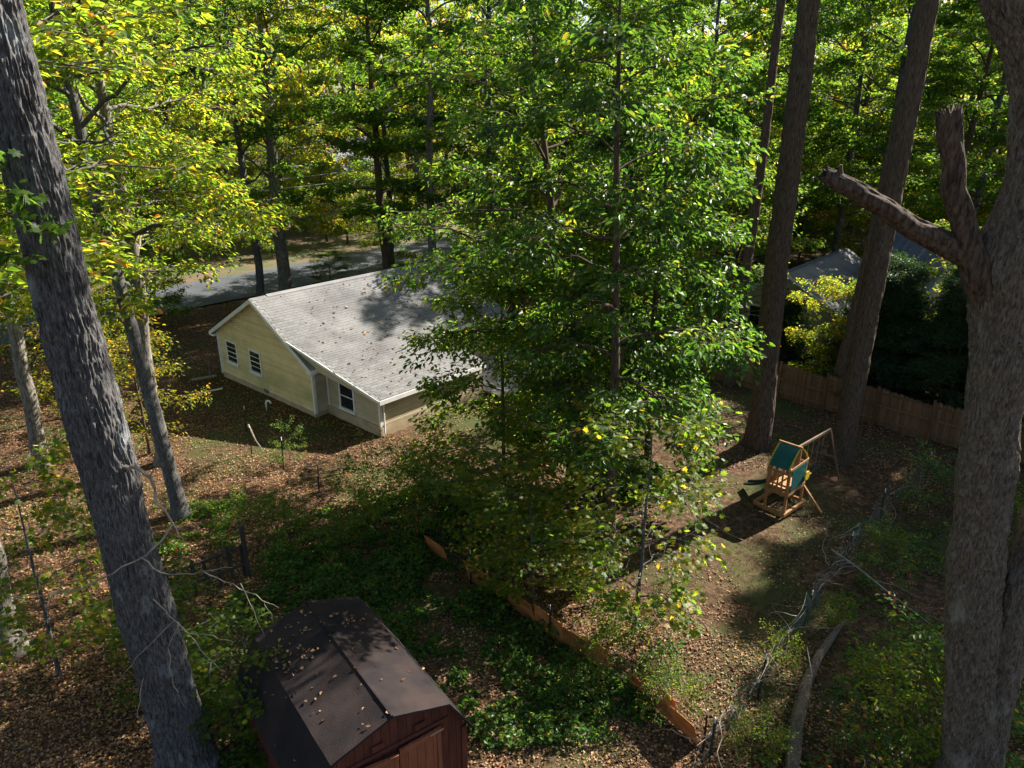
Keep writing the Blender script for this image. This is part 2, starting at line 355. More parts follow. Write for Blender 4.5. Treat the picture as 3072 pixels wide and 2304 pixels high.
def shingle_fill(roof, planes, mat, nobj, camloc_local, keep=None):
    """planes: (origin, udir, vdir(down slope), ulen, vlen). nearest nobj shingles become children of roof, the rest one stuff child"""
    me = shingle_mesh(mat, 'shingle'); base = np.array([v.co[:] for v in me.vertices]); fb = [list(p.vertices) for p in me.polygons]
    items = []; rng = np.random.default_rng(5)
    for (o, u, v, ul, vl) in planes:
        o = Vector(o); u = Vector(u).normalized(); v = Vector(v).normalized(); nn = u.cross(v)
        if nn.z < 0: o = o + u * ul; u = -u; nn = -nn
        nc = int(vl / SH_E)
        for c in range(nc):
            off = (c % 2) * SH_W / 2 + rng.uniform(-.03, .03); k = 0
            while True:
                uu = off + k * SH_W; k += 1
                if uu + SH_W > ul + .02: break
                p = o + u * uu + v * (c * SH_E) + nn * rng.uniform(0, .004)
                if keep is not None and not (keep(p) and keep(p + u * SH_W)): continue
                mm = Matrix((( u.x, v.x, nn.x, p.x), (u.y, v.y, nn.y, p.y), (u.z, v.z, nn.z, p.z), (0, 0, 0, 1)))
                items.append(((p - camloc_local).length, mm))
    items.sort(key=lambda e: e[0])
    for d, mm in items[:nobj]:
        s = link('shingle', me, roof); s.matrix_basis = mm
    rest = items[nobj:]
    if rest:
        V = []; F = []
        for d, mm in rest:
            a = np.array(mm); n0 = len(V) * len(base)
            V.append(base @ a[:3, :3].T + a[:3, 3]); F += [[i + n0 for i in f] for f in fb]
        me2 = mesh_np('shingle_field', np.concatenate(V), np.array(F), mat)
        tag(link('shingle_field', me2, roof), kind='stuff')

# ------------------------------------------------------------------ the yellow house
def build_house():
    A = (-14.87, 36.48); Wd, L = 8.16, 12.0; hE, hP = 2.49, 4.72; hA, D, sb, LA = 1.58, 3.73, .72, 6.2
    root = empty('yellow_house', (A[0], A[1], 0), -HAZ)
    tag(root, 'pale yellow single storey house with grey shingle roof and rear lean-to addition', 'house')
    mid = Wd / 2; slope = (hP - hE) / mid
    zt = lambda x: hP - abs(x - mid) * slope
    # core
    mb = MB(); mb.prism([(0, .0, 0), (Wd, .0, 0), (Wd, .0, hE), (mid, .0, hP - .02), (0, .0, hE)], (0, L, 0)); mb.build('wall', M['siding_yellow'], root)
    Mg = Matrix.Identity(4)
    siding(root, 0.0, Wd, .22, lambda x: zt(x) - .03, None, M['siding_yellow'], M4=Mg, exp=.14)
    MB().box((-.03, -.03, -.1), (Wd + .03, L + .03, .2)).build('foundation', M['foundation'], root)
    for x in (1.22, 3.42): window(root, Mg, x, 1.02, .88, 1.0, 'bars')
    # corner boards
    for x in (0, Wd): MB().box((x - .05, -.042, .15), (x + .05, .09, hE - .1)).build('corner_board', M['white_trim'], root)
    # rear wall (facing +x): frame rotation so that -y faces +x
    Mr = Matrix.Translation((Wd, 0, 0)) @ Matrix.Rotation(R(90), 4, 'Z')
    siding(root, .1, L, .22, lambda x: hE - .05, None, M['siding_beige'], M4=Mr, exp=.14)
    window(root, Mr, 9.6, 1.0, .9, 1.1)
    MB().box((Wd - .02, L - .06, .1), (Wd + .06, L + .06, hE - .1)).build('corner_board', M['white_trim'], root)
    # front wall (facing -x)
    Mf = Matrix.Translation((0, L, 0)) @ Matrix.Rotation(R(-90), 4, 'Z')
    siding(root, 0, L, .22, lambda x: hE - .05, None, M['siding_yellow'], M4=Mf, exp=.14)
    # front step porch gutter downspout
    MB().tube([(-.08, -.06, hE - .15), (-.08, -.06, .1)], .035, 6).build('downspout', M['white_trim'], root)
    # roof
    ov, rk, th = .38, .30, .10
    n_r = Vector((slope, 0, 1)).normalized()
    def slab(x0, z0, x1, z1, y0, y1, t):
        return [(x0, y0, z0), (x1, y0, z1), (x1, y1, z1), (x0, y1, z0)], (0, 0, t)
    zo = hE - ov * slope
    roof = MB(); p, o = slab(mid, hP, Wd + ov, zo, -rk, L + rk, th); roof.prism(p, o); p, o = slab(mid, hP, -ov, zo, -rk, L + rk, th); roof.prism(p, o)
    ro = roof.build('roof', M['shingle'], root)
    # addition roof (flatter, starts part way up the main slope)
    xb = 6.85; zb = zt(xb) + .03; xe = Wd + D + .22; sA = (zb - hA) / (xe - xb)
    ya0, ya1 = sb - .16, sb + LA
    ra = MB(); ra.prism([(xb, -rk, zb + .02), (xe, ya0, hA), (xe, ya1, hA), (xb, ya1, zb + .02)], (0, 0, th)); rao = ra.build('lean_to_roof', M['shingle'], root)
    # fascia / rake boards
    for x1, z1 in ((Wd + ov, zo), (-ov, zo)):
        f = MB(); f.prism([(mid, -rk - .03, hP + th - .02), (x1, -rk - .03, z1 + th - .02), (x1, -rk - .03, z1 - .12), (mid, -rk - .03, hP - .12)], (0, .026, 0)); f.build('rake_board', M['white_trim'], root)
        f = MB(); f.prism([(mid, -rk, hP - .03), (x1, -rk, z1 - .03), (x1, -rk, z1 - .05), (mid, -rk, hP - .05)], (0, rk - .03, 0)); f.build('soffit', M['white_trim'], root)
    for x1 in (Wd + ov, -ov):
        MB().box((x1 - .02, -rk, zo - .1), (x1 + .03, L + rk, zo + th - .012)).build('fascia', M['white_trim'], root)
        xg = x1 + (.05 if x1 > 0 else -.15)
        g = MB(); g.prism([(xg, 0, zo + .0), (xg + .1, 0, zo + .0), (xg + .12, 0, zo + .09), (xg + .105, 0, zo + .09), (xg + .09, 0, zo + .015), (xg + .01, 0, zo + .015), (xg - .005, 0, zo + .09), (xg - .02, 0, zo + .09)], (0, L if x1 < 0 else L - LA - sb, 0))
        go = g.build('gutter', M['white_trim'], root)
        if x1 > 0: go.location.y = LA + sb
    # eave return box at the gable end
    for x1 in (Wd + ov, -ov):
        a, b = sorted((x1, Wd + .0 if x1 > 0 else .0)); MB().box((a, -rk + .002, zo - .13), (b, -.035, zo - .02)).build('eave_return', M['white_trim'], root)
    # ridge vent cap
    MB().prism([(mid - .16, .55, hP + th - .05), (mid, .55, hP + th + .05), (mid + .16, .55, hP + th - .05)], (0, L - .8, 0)).build('ridge_cap', M['shingle'], root)
    # addition walls
    yA = sb
    za = lambda x: zb - (x - xb) * sA - .0
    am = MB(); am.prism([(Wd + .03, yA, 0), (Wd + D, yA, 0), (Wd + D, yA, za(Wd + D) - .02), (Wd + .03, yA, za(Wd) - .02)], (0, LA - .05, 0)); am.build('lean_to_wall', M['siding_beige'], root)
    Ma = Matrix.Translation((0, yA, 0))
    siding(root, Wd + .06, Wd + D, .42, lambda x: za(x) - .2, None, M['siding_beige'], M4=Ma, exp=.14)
    # cheek of siding above the main roof
    ye = lambda x: -rk + (ya0 + rk) * (x - xb) / (xe - xb)
    ck = MB(); ck.prism([(xb + .05, ye(xb) + .02, za(xb) - .02), (xe - .06, ye(xe) + .03, hA + .01), (xe - .06, ye(xe) + .03, hA - .10), (Wd + ov, ye(Wd + ov) + .02, zo + .02)], (0, .02, 0)); ck.build('cheek_wall', M['siding_beige'], root)
    fr = MB(); fr.prism([(Wd + .03, yA - .05, za(Wd) - .20), (xe, yA - .05, hA - .16), (xe, yA - .05, hA + .0), (Wd + .03, yA - .05, za(Wd) - .01)], (0, .024, 0)); fr.build('frieze_board', M['white_trim'], root)
    fr = MB(); fr.prism([(xb, -rk - .034, zb + .02), (xe, ya0 - .034, hA - .03), (xe, ya0 - .034, hA + .09), (xb, -rk - .034, zb + .12)], (0, .03, 0)); fr.build('rake_board', M['white_trim'], root)
    MB().box((Wd + .02, yA - .06, -.1), (Wd + D + .03, yA + LA - .02, .40)).build('foundation', M['foundation'], root)
    window(root, Ma, Wd + 1.5, .62, .92, 1.12, 'sash')
    MB().box((Wd + D - .07, yA - .035, .40), (Wd + D + .032, yA + .09, hA - .05)).build('corner_board', M['white_trim'], root)
    MB().box((Wd + .035, yA - .04, .4), (Wd + .13, yA + .0, za(Wd) - .2)).build('corner_board', M['white_trim'], root)
    Mrr = Matrix.Translation((Wd + D, yA, 0)) @ Matrix.Rotation(R(90), 4, 'Z')
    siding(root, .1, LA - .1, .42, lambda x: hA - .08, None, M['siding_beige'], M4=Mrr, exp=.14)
    MB().box((xe - .03, ya0, hA - .10), (xe + .03, ya1, hA + th - .014)).build('fascia', M['white_trim'], root)
    MB().tube([(Wd + D + .12, yA + .12, hA - .1), (Wd + D + .09, yA + .12, .1)], .035, 6).build('downspout', M['white_trim'], root)
    # small meter box and soffit light
    MB().box((Wd + 3.2, yA - .09, 1.62), (Wd + 3.36, yA - .03, 1.72)).build('soffit_light', M['white_trim'], root)
    MB().box((3.9, -.06, .10), (4.3, -.031, .3)).build('crawl_vent', M['steel'], root)
    # shingles
    bpy.context.view_layer.update()
    cl = root.matrix_world.inverted() @ Vector((0, 0, CAM_H))
    vl = math.hypot(mid + ov, hP - zo)
    dn = Vector((mid + ov, 0, zo - hP)).normalized()
    dA = Vector((xe - xb, 0, hA - zb - .02)).normalized()
    shingle_fill(ro, [((mid, -rk, hP + th), (0, 1, 0), dn, L + 2 * rk, vl + .02)], M['shingle'], 150, cl)
    shingle_fill(rao, [((xb, -rk, zb + th + .02), (0, 1, 0), dA, ya1 + rk, math.hypot(xe - xb, zb - hA) + .02)], M['shingle'], 150, cl, keep=lambda p: p.y > ye(p.x) - .02)
    # for scattering
    return root, (mid, hP + th, Wd + ov, zo + th, xb, zb + th, xe, hA + th, ya0, ya1)
house, HR = build_house()

# concrete patio behind the house
def patio():
    c = np.array([-8.81, 31.02]) + rv * 7.3 + gv * .2; vs = []
    for a, b in ((0, 0), (6.2, 0), (6.2, 4.6), (0, 4.6)):
        p = c + rv * a + gv * b; vs.append((p[0], p[1], 0))
    o = MB().prism(vs[::-1], (0, 0, .07)).build('patio', M['concrete']); tag(o, kind='structure')
patio()

# ------------------------------------------------------------------ shed
def build_shed():
    az = R(-35.8); root = empty('garden_shed', (-2.19, 10.63, 0), -az)
    tag(root, 'dark brown barn shaped garden shed with plank double doors', 'shed')
    # local: +y along the ridge (away), +x right; profile in x,z
    Lr = 4.15; wb, zb, w, ze, zr = 1.226, 2.513, 1.766, 1.606, 2.915; oh = .14
    prof = [(-w, ze), (-wb, zb), (0, zr), (wb, zb), (w, ze)]
    # roof: four slopes, each its own part
    for i in range(4):
        (x0, z0), (x1, z1) = prof[i], prof[i + 1]
        d = Vector((x1 - x0, 0, z1 - z0)).normalized(); nrm_ = Vector((-d.z, 0, d.x))
        m = MB(); ny = 14; nx = 5; vs = []; rng = np.random.default_rng(i)
        for b in range(ny + 1):
            for a in range(nx + 1):
                t = a / nx; y = Lr * b / ny; sag = -.03 * math.sin(math.pi * b / ny) * (1 if 0 < a < nx else .8) + rng.uniform(-.006, .006)
                vs.append((x0 + (x1 - x0) * t, y, z0 + (z1 - z0) * t + sag))
        top = [(b * (nx + 1) + a, b * (nx + 1) + a + 1, (b + 1) * (nx + 1) + a + 1, (b + 1) * (nx + 1) + a) for b in range(ny) for a in range(nx)]
        m.add(vs, top)
        ob = m.build('roof_slope', M['shed_roof'], root, smooth=False)
        sm = ob.modifiers.new('thick', 'SOLIDIFY'); sm.thickness = .05; sm.offset = -1
    ridge = MB(); ridge.tube([(0, y, zr + .0 - .03 * math.sin(math.pi * y / Lr)) for y in np.linspace(0, Lr, 8)], .03, 6); ridge.build('ridge_cap', M['shed_roof'], root)
    # gable walls from planks
    ww = w - .16; y0, y1 = .16, Lr - .14
    ztop = lambda x: (zr - .06) - abs(x) * (zr - zb) / wb if abs(x) < wb else zb - .06 - (abs(x) - wb) * (zb - ze) / (w - wb)
    core = MB(); pr = [(-ww, y0 + .03, .12), (ww, y0 + .03, .12)] + [(x, y0 + .03, ztop(x) - .05) for x in (ww, wb, 0, -wb, -ww)]
    core.prism(pr, (0, y1 - y0 - .06, 0)); core.build('wall', M['shed_wood'], root)
    nb = 18
    for yy, s in ((y0, 1), (y1, -1)):
        for k in range(nb):
            xa = -ww + 2 * ww * k / nb + .004; xb_ = -ww + 2 * ww * (k + 1) / nb - .004
            m = MB(); m.prism([(xa, yy, .1), (xb_, yy, .1), (xb_, yy, ztop(xb_) - .03), (xa, yy, ztop(xa) - .03)], (0, .028 * s, 0)); m.build('wall_plank', M['shed_wood'], root)
    for x in (-ww, ww):
        ns = 22
        for k in range(ns):
            ya = y0 + (y1 - y0) * k / ns + .004; yb = y0 + (y1 - y0) * (k + 1) / ns - .004; sx = -.028 if x < 0 else .028
            m = MB(); m.prism([(x, ya, .1), (x, yb, .1), (x, yb, ze - .02), (x, ya, ze - .02)], (sx, 0, 0)); m.build('wall_plank', M['shed_wood'], root)
    MB().box((-ww - .02, y0 - .02, 0), (ww + .02, y1 + .02, .1)).build('skid_base', M['old_wood'], root)
    # trim corner boards and gable batten
    for x in (-ww, ww): MB().box((x - .06, y0 - .03, .1), (x + .06, y0 - .002, ze + .02)).build('corner_board', M['shed_wood'], root)
    MB().box((-1.05, y0 - .034, 2.02), (1.25, y0 - .003, 2.10)).build('door_header', M['shed_wood'], root)
    # doors: left leaf flush, right leaf slightly ajar
    for side in (-1, 1):
        dr = empty('door', (side * .95 + .1, y0 - .035, 0)); dr.parent = root
        dr.rotation_euler.z = R(2.0) if side > 0 else R(-7)
        wdt = .93; npk = 5
        for k in range(npk):
            a = k * wdt / npk + .004; b = (k + 1) * wdt / npk - .004
            xs = (-a, -b) if side > 0 else (a, b)
            MB().box((min(xs), -.03, .18), (max(xs), -.005, 1.98)).build('door_plank', M['shed_door'], dr)
        for z in (.3, 1.86):
            MB().box((min(0, -side * wdt), -.052, z), (max(0, -side * wdt), -.031, z + .11)).build('door_rail', M['shed_door'], dr)
        st = MB(); st.box((min(-side * .01, -side * .1), -.0535, .42), (max(-side * .01, -side * .1), -.031, 1.85)); st.build('door_stile', M['shed_door'], dr)
        for z in (.34, 1.90):
            h = MB(); h.box((min(0.05 * side, -side * .26), -.062, z), (max(.05 * side, -side * .26), -.0525, z + .035)); h.build('hinge', M['steel'], dr)
    for x in (-.4, .5): MB().box((x, y0 - .05, 2.16), (x + .24, y0 - .02, 2.3)).build('gable_vent', M['shed_wood'], root)
    return root, prof, Lr
shed, SHED_PROF, SHED_L = build_shed()

# ------------------------------------------------------------------ neighbour house beyond the fence
def build_neighbour():
    pk = (15.2, 41.0); Wd, L, hE, hP = 7.2, 9.0, 2.35, 4.35
    o = np.array(pk) - gv * Wd / 2
    root = empty('neighbour_house', (o[0], o[1], 0), -HAZ); tag(root, 'tan sided neighbour house with grey roof behind the wooden fence', 'house')
    mid = Wd / 2; slope = (hP - hE) / mid; zt = lambda x: hP - abs(x - mid) * slope
    MB().prism([(0, 0, 0), (Wd, 0, 0), (Wd, 0, hE), (mid, 0, hP - .02), (0, 0, hE)], (0, L, 0)).build('wall', M['siding_tan'], root)
    siding(root, 0, Wd, .3, lambda x: zt(x) - .04, None, M['siding_tan'], M4=Matrix.Identity(4), exp=.15)
    Mr = Matrix.Translation((Wd, 0, 0)) @ Matrix.Rotation(R(90), 4, 'Z')
    siding(root, 0, L, .3, lambda x: hE - .05, None, M['siding_tan'], M4=Mr, exp=.15)
    window(root, Mr, 2.5, 1.0, .9, 1.1); window(root, Matrix.Identity(4), 2.2, 1.1, .9, 1.1)
    MB().box((-.03, -.03, -.1), (Wd + .03, L + .03, .28)).build('foundation', M['old_wood'], root)
    ov = .3; zo = hE - ov * slope
    rf = MB(); rf.prism([(mid, -.25, hP), (Wd + ov, -.25, zo), (Wd + ov, L + .2, zo), (mid, L + .2, hP)], (0, 0, .1)); rf.prism([(mid, -.25, hP), (-ov, -.25, zo), (-ov, L + .2, zo), (mid, L + .2, hP)], (0, 0, .1))
    ro = rf.build('roof', M['shingle'], root)
    for x1 in (Wd + ov, -ov):
        MB().prism([(mid, -.28, hP + .08), (x1, -.28, zo + .08), (x1, -.28, zo - .1), (mid, -.28, hP - .1)], (0, .028, 0)).build('rake_board', M['white_trim'], root)
    MB().prism([(mid - .14, -.2, hP + .06), (mid, -.2, hP + .15), (mid + .14, -.2, hP + .06)], (0, L, 0)).build('ridge_cap', M['shingle_dark'], root)
    # main block, higher, set back and running to the right
    x0, x1, y0, y1, h1, h2 = 6.4, 17.5, 3.6, 11.5, 2.9, 5.9; ym = (y0 + y1) / 2
    MB().prism([(x0, y0, 0), (x0, y1, 0), (x0, y1, h1), (x0, ym, h2), (x0, y0, h1)], (x1 - x0, 0, 0)).build('main_block_wall', M['siding_tan'], root)
    sl_ = (h2 - h1) / (ym - y0); e = .35
    rm = MB(); rm.prism([(x0 - .3, ym, h2 + .02), (x0 - .3, y0 - e, h1 - e * sl_ + .02), (x1 + .3, y0 - e, h1 - e * sl_ + .02), (x1 + .3, ym, h2 + .02)], (0, 0, .1)); rm.prism([(x0 - .3, ym, h2 + .02), (x0 - .3, y1 + e, h1 - e * sl_ + .02), (x1 + .3, y1 + e, h1 - e * sl_ + .02), (x1 + .3, ym, h2 + .02)], (0, 0, .1))
    rm.build('main_block_roof', M['shingle_dark'], root)  # shade and reflected sky on this slope are put into its blue colour
    MB().prism([(x0 - .33, y0 - e, h1 - e * sl_ - .1), (x0 - .33, ym, h2 - .12), (x0 - .33, ym, h2 + .1), (x0 - .33, y0 - e, h1 - e * sl_ + .1)], (.028, 0, 0)).build('rake_board', M['white_trim'], root)
    return root
build_neighbour()

def build_far_house(loc, rz, label, wallm, roofm, Wd=9, L=12, hE=3.0, hP=5.6, lift=0):
    root = empty('far_house', (loc[0], loc[1], 0), rz); tag(root, label, 'house')
    mid = Wd / 2
    MB().prism([(0, 0, 0), (Wd, 0, 0), (Wd, 0, hE), (mid, 0, hP - .05), (0, 0, hE)], (0, L, 0)).build('wall', wallm, root)
    s_ = (hP - hE) / mid; zo = hE - .4 * s_
    rf = MB(); rf.prism([(mid, -.3, hP), (Wd + .4, -.3, zo), (Wd + .4, L + .3, zo), (mid, L + .3, hP)], (0, 0, .12)); rf.prism([(mid, -.3, hP), (-.4, -.3, zo), (-.4, L + .3, zo), (mid, L + .3, hP)], (0, 0, .12)); rf.build('roof', roofm, root)
    Mr = Matrix.Translation((Wd, 0, 0)) @ Matrix.Rotation(R(90), 4, 'Z')
    for x in (2, 5.5, 9): window(root, Mr, x, 1.1, 1.0, 1.3)
    for x in (2.2, 6.5): window(root, Matrix.Identity(4), x, 1.1, 1.0, 1.3)
    MB().box((6, -.05, .1), (6.9, -.01, 2.1)) if False else None
    return root
build_far_house((-27, 92), -R(20), 'blue grey roofed house glimpsed far through the trees across the road', M['siding_beige'], M['shingle_dark'], hE=5.2, hP=8.6)

# ------------------------------------------------------------------ fences
def stockade():
    p0 = np.array([9.6, 36.7]); p1 = np.array([20.6, 25.4]); dv = (p1 - p0) / np.linalg.norm(p1 - p0); Ltot = np.linalg.norm(p1 - p0)
    root = empty('stockade_fence', (p0[0], p0[1], 0), math.atan2(dv[1], dv[0])); tag(root, 'weathered brown wooden stockade fence with pointed pickets', 'fence')
    n = 7; seg = Ltot / n; rng = random.Random(4)
    # camera side is -y in local frame: rails and posts on this side
    pk = MB(); w = .098; h = 1.75
    pk.prism([(-w/2, 0, .04), (w/2, 0, .04), (w/2, 0, h - .09), (.012, 0, h), (-.012, 0, h), (-w/2, 0, h - .09)], (0, .018, 0))
    me = bpy.data.meshes.new('picket'); me.from_pydata(pk.v, [], pk.f); me.update(); me.materials.append(M['fence_wood'])
    for i in range(n + 1):
        p = MB(); p.box((i * seg - .05, -.09, -.1), (i * seg + .05, -.001, 1.80)); p.build('post', M['fence_wood'], root, bevel=.01)
    for i in range(n):
        tilt = rng.uniform(-.012, .012)
        for z in (.28, .92, 1.5):
            MB().box((i * seg + .052, -.04, z - .035), ((i + 1) * seg - .052, -.001, z + .035)).build('rail', M['fence_wood'], root)
        m = int(seg / .099)
        for k in range(m):
            o = link('picket', me, root); o.location = (i * seg + (k + .5) * seg / m, 0.001 + rng.uniform(0, .006), rng.uniform(-.03, .02) + tilt * k)
            o.rotation_euler = (0, rng.uniform(-.012, .012), 0)
stockade()

def tpost(mb_name, x, y, h, parent, mat, lean=(0, 0)):
    m = MB(); t = (x + lean[0], y + lean[1], h - .14)
    m.bar((x, y, -.1), t, .035, .012); m.bar((x, y, -.1), t, .010, .045)
    o = m.build('post', mat, parent)
    c = MB(); c.bar(t, (x + lean[0] * 1.1, y + lean[1] * 1.1, h + .0), .038, .018); c.build('post_tip', M['white_paint'], o)
    return o

def orange_fence():
    pts = [(-2.62, 20.45), (-1.30, 18.95), (-.08, 17.75), (1.35, 16.05), (2.45, 15.05), (3.35, 13.95), (4.15, 12.75)]
    root = empty('panel_fence', (pts[0][0], pts[0][1], 0)); tag(root, 'low fence of rusty orange board panels along the leafy bank', 'fence')
    rng = random.Random(9); o = Vector((pts[0][0], pts[0][1], 0))
    for i in range(len(pts) - 1):
        a = Vector((*pts[i], 0)) - o; b = Vector((*pts[i + 1], 0)) - o; d = (b - a).normalized(); nn = Vector((-d.y, d.x, 0))
        nb = 2
        for k in range(nb):
            if rng.random() < .10: continue      # each panel is split in boards with uneven tops
            t0, t1 = k / nb, (k + 1) / nb
            pa = a.lerp(b, t0) + d * .006; pb = a.lerp(b, t1) - d * .006
            h = .66 + rng.uniform(-.12, .08); lean = nn * rng.uniform(-.22, -.04)
            m = MB(); m.prism([pa + Vector((0, 0, -.05)), pb + Vector((0, 0, -.05)), pb + lean + Vector((0, 0, h + rng.uniform(-.03, .03))), pa + lean + Vector((0, 0, h))], nn * .02)
            m.build('board', M['orange_panel'], root)
        # top batten
    for (x, y, h) in ((-1.22, 18.72, 1.15), (1.0, 16.22, 1.1), (4.22, 12.6, 1.15)):
        tpost('post', x - o.x, y - o.y, h, root, M['post_black'])
    # wire mesh in front of the boards
    w = MB()
    for i in range(len(pts) - 1):
        a = Vector((*pts[i], 0)) - o; b = Vector((*pts[i + 1], 0)) - o; d = (b - a).normalized(); nn = Vector((-d.y, d.x, 0))
        for z in (.15, .35, .55, .75, .95): w.bar(a - nn * .06 + Vector((0, 0, z)), b - nn * .06 + Vector((0, 0, z)), .004)
        for k in range(12):
            p = a.lerp(b, k / 12) - nn * .06; w.bar(p + Vector((0, 0, .1)), p + Vector((0, 0, .95)), .004)
    w.build('wire_mesh', M['wire'], root)
orange_fence()

def wire_fence():
    pts = [(4.3, 12.35), (5.94, 14.25), (7.96, 16.8), (10.2, 19.6), (12.43, 22.04), (15.5, 24.98)]
    root = empty('wire_fence', (pts[0][0], pts[0][1], 0)); tag(root, 'sagging green wire fence with white tipped posts and tangled dead vines', 'fence')
    o = Vector((pts[0][0], pts[0][1], 0)); rng = random.Random(3)
    for i, (x, y) in enumerate(pts):
        tpost('post', x - o.x, y - o.y, 1.25 + rng.uniform(-.1, .1), root, M['post_green'], lean=(rng.uniform(-.12, .12), rng.uniform(-.08, .08)))
    w = MB()
    for i in range(len(pts) - 1):
        a = Vector((*pts[i], 0)) - o; b = Vector((*pts[i + 1], 0)) - o; L = (b - a).length; d = (b - a).normalized(); nn = Vector((-d.y, d.x, 0))
        n = int(L / .16)
        def P(t, z): 
            sag = -.16 * math.sin(math.pi * t) * (z / 1.1) + .04 * math.sin(t * 17 + i); return a.lerp(b, t) + nn * (.08 * math.sin(t * 9 + z * 3 + i)) + Vector((0, 0, max(0, z + sag)))
        for z in (.05, .3, .55, .8, 1.1):
            for k in range(12): w.bar(P(k / 12, z), P((k + 1) / 12, z), .0045)
        for k in range(n):
            for z0, z1 in ((.05, .58), (.58, 1.1)): w.bar(P(k / n, z0), P((k + .2) / n, z1), .0035)
        # torn strips of green netting
        for k in range(5 if i < 2 else 2):
            t = rng.random(); z = rng.uniform(.1, .5); hh = rng.uniform(.35, .8); ww = rng.uniform(.04, .14)
            q = [P(t, z), P(min(1, t + ww / L), z + rng.uniform(-.1, .1)), P(min(1, t + ww * .7 / L), z + hh) + nn * rng.uniform(-.1, .15), P(t, z + hh * .8) + nn * rng.uniform(-.1, .1)]
            MB().prism([v - nn * .05 for v in q], nn * .004).build('torn_netting', M['netting'], root)
    w.build('wire_mesh', M['wire'], root)
    for k in range(46):       # dead vines lying over the wire
        i = rng.choice([0, 0, 1, 1, 2, 2, 3, 4]); t0 = rng.random()
        a = Vector((*pts[i], 0)) - o; b = Vector((*pts[i + 1], 0)) - o; d = (b - a).normalized(); nn = Vector((-d.y, d.x, 0))
        p = a.lerp(b, t0) + Vector((0, 0, rng.uniform(.2, 1.1))); q = [p.copy()]; dirv = d * rng.choice([-1, 1]) + nn * rng.uniform(-.5, .5) + Vector((0, 0, rng.uniform(-.4, .2)))
        for s in range(rng.randint(5, 9)):
            dirv = (dirv + Vector((rng.uniform(-.5, .5), rng.uniform(-.5, .5), rng.uniform(-.35, .25)))).normalized(); p = p + dirv * .2; p.z = max(.03, p.z); q.append(p.copy())
        MB().tube(q, list(np.linspace(.013, .004, len(q))), 4).build('dead_vine', M['stick'], root)
wire_fence()

def relic_fence():
    a = Vector((-9.75, 17.75, 0)); b = Vector((-8.05, 19.1, 0)); d = (b - a).normalized()
    root = empty('broken_picket_fence', a, math.atan2(d.y, d.x)); tag(root, 'short stretch of dark broken picket fence in the undergrowth by the shed', 'fence')
    L = (b - a).length; rng = random.Random(2)
    for k in range(7):
        x = L * k / 6; h = rng.uniform(.95, 1.2); m = MB(); m.prism([(x - .05, 0, -.05), (x + .05, 0, -.05), (x + .05, 0, h - .05), (x, 0, h), (x - .05, 0, h - .05)], (0, .02, 0)); o = m.build('picket', M['relic_wood'], root); o.rotation_euler.y = rng.uniform(-.06, .06)
    for z in (.35, .95): MB().bar((-.1, -.03, z), (L + .15, -.03, z + .05), .06, .07).build('rail', M['relic_wood'], root)
    MB().box((L + .02, -.1, -.1), (L + .14, .04, 1.7)).build('post', M['relic_wood'], root)
relic_fence()

# lone posts of the former garden fence near the house
for (x, y, h, lab) in ((-10.55, 27.4, 1.25, 'leaning dark metal stake with pale tip nearest the yellow gable wall'), (-8.95, 26.3, 1.2, 'dark metal stake with pale tip beside the dry vine'),
                       (-7.1, 24.4, 1.1, 'dark metal stake with pale tip closest to the green thicket'), (-11.5, 29.6, 1.1, 'thin dark stake standing in leaf litter below the gable windows')):
    root = empty('garden_stake', (x, y, 0)); tag(root, lab, 'stake', 'old garden fence stakes'); tpost('post', 0, 0, h, root, M['post_black'], lean=(.04, .02))

# white vent pipe and pipes on the ground near the gable
def pipes():
    pts = [(0, 0, 0), (0, 0, .42), (.02, 0, .5), (.08, 0, .55), (.15, 0, .55), (.2, 0, .5), (.21, 0, .42)]
    o = MB().tube(pts, .05, 8).build('vent_pipe', M['pvc']); o.location = (-11.2, 31.6, 0); tag(o, 'white gooseneck vent pipe rising from the ground by the gable wall', 'pipe')
    o = MB().tube([(-15.6, 33.4, .08), (-14.2, 34.3, .1)], .04, 6).build('loose_pipe', M['pvc']); tag(o, 'white plastic pipe lying on leaves beside the house corner', 'pipe')
    o = MB().tube([(-16.2, 35.5, .08), (-15.1, 36.0, .14)], .07, 6).build('fallen_branch', M['stick']); tag(o, 'pale barkless branch leaning at the far left house corner', 'branch')
    o = MB().bar((-15.5, 36.2, -.1), (-15.45, 36.1, 1.2), .12, .1).build('gate_post', M['old_wood']); tag(o, 'old dark wooden post at the left corner of the yellow house', 'post')
pipes()

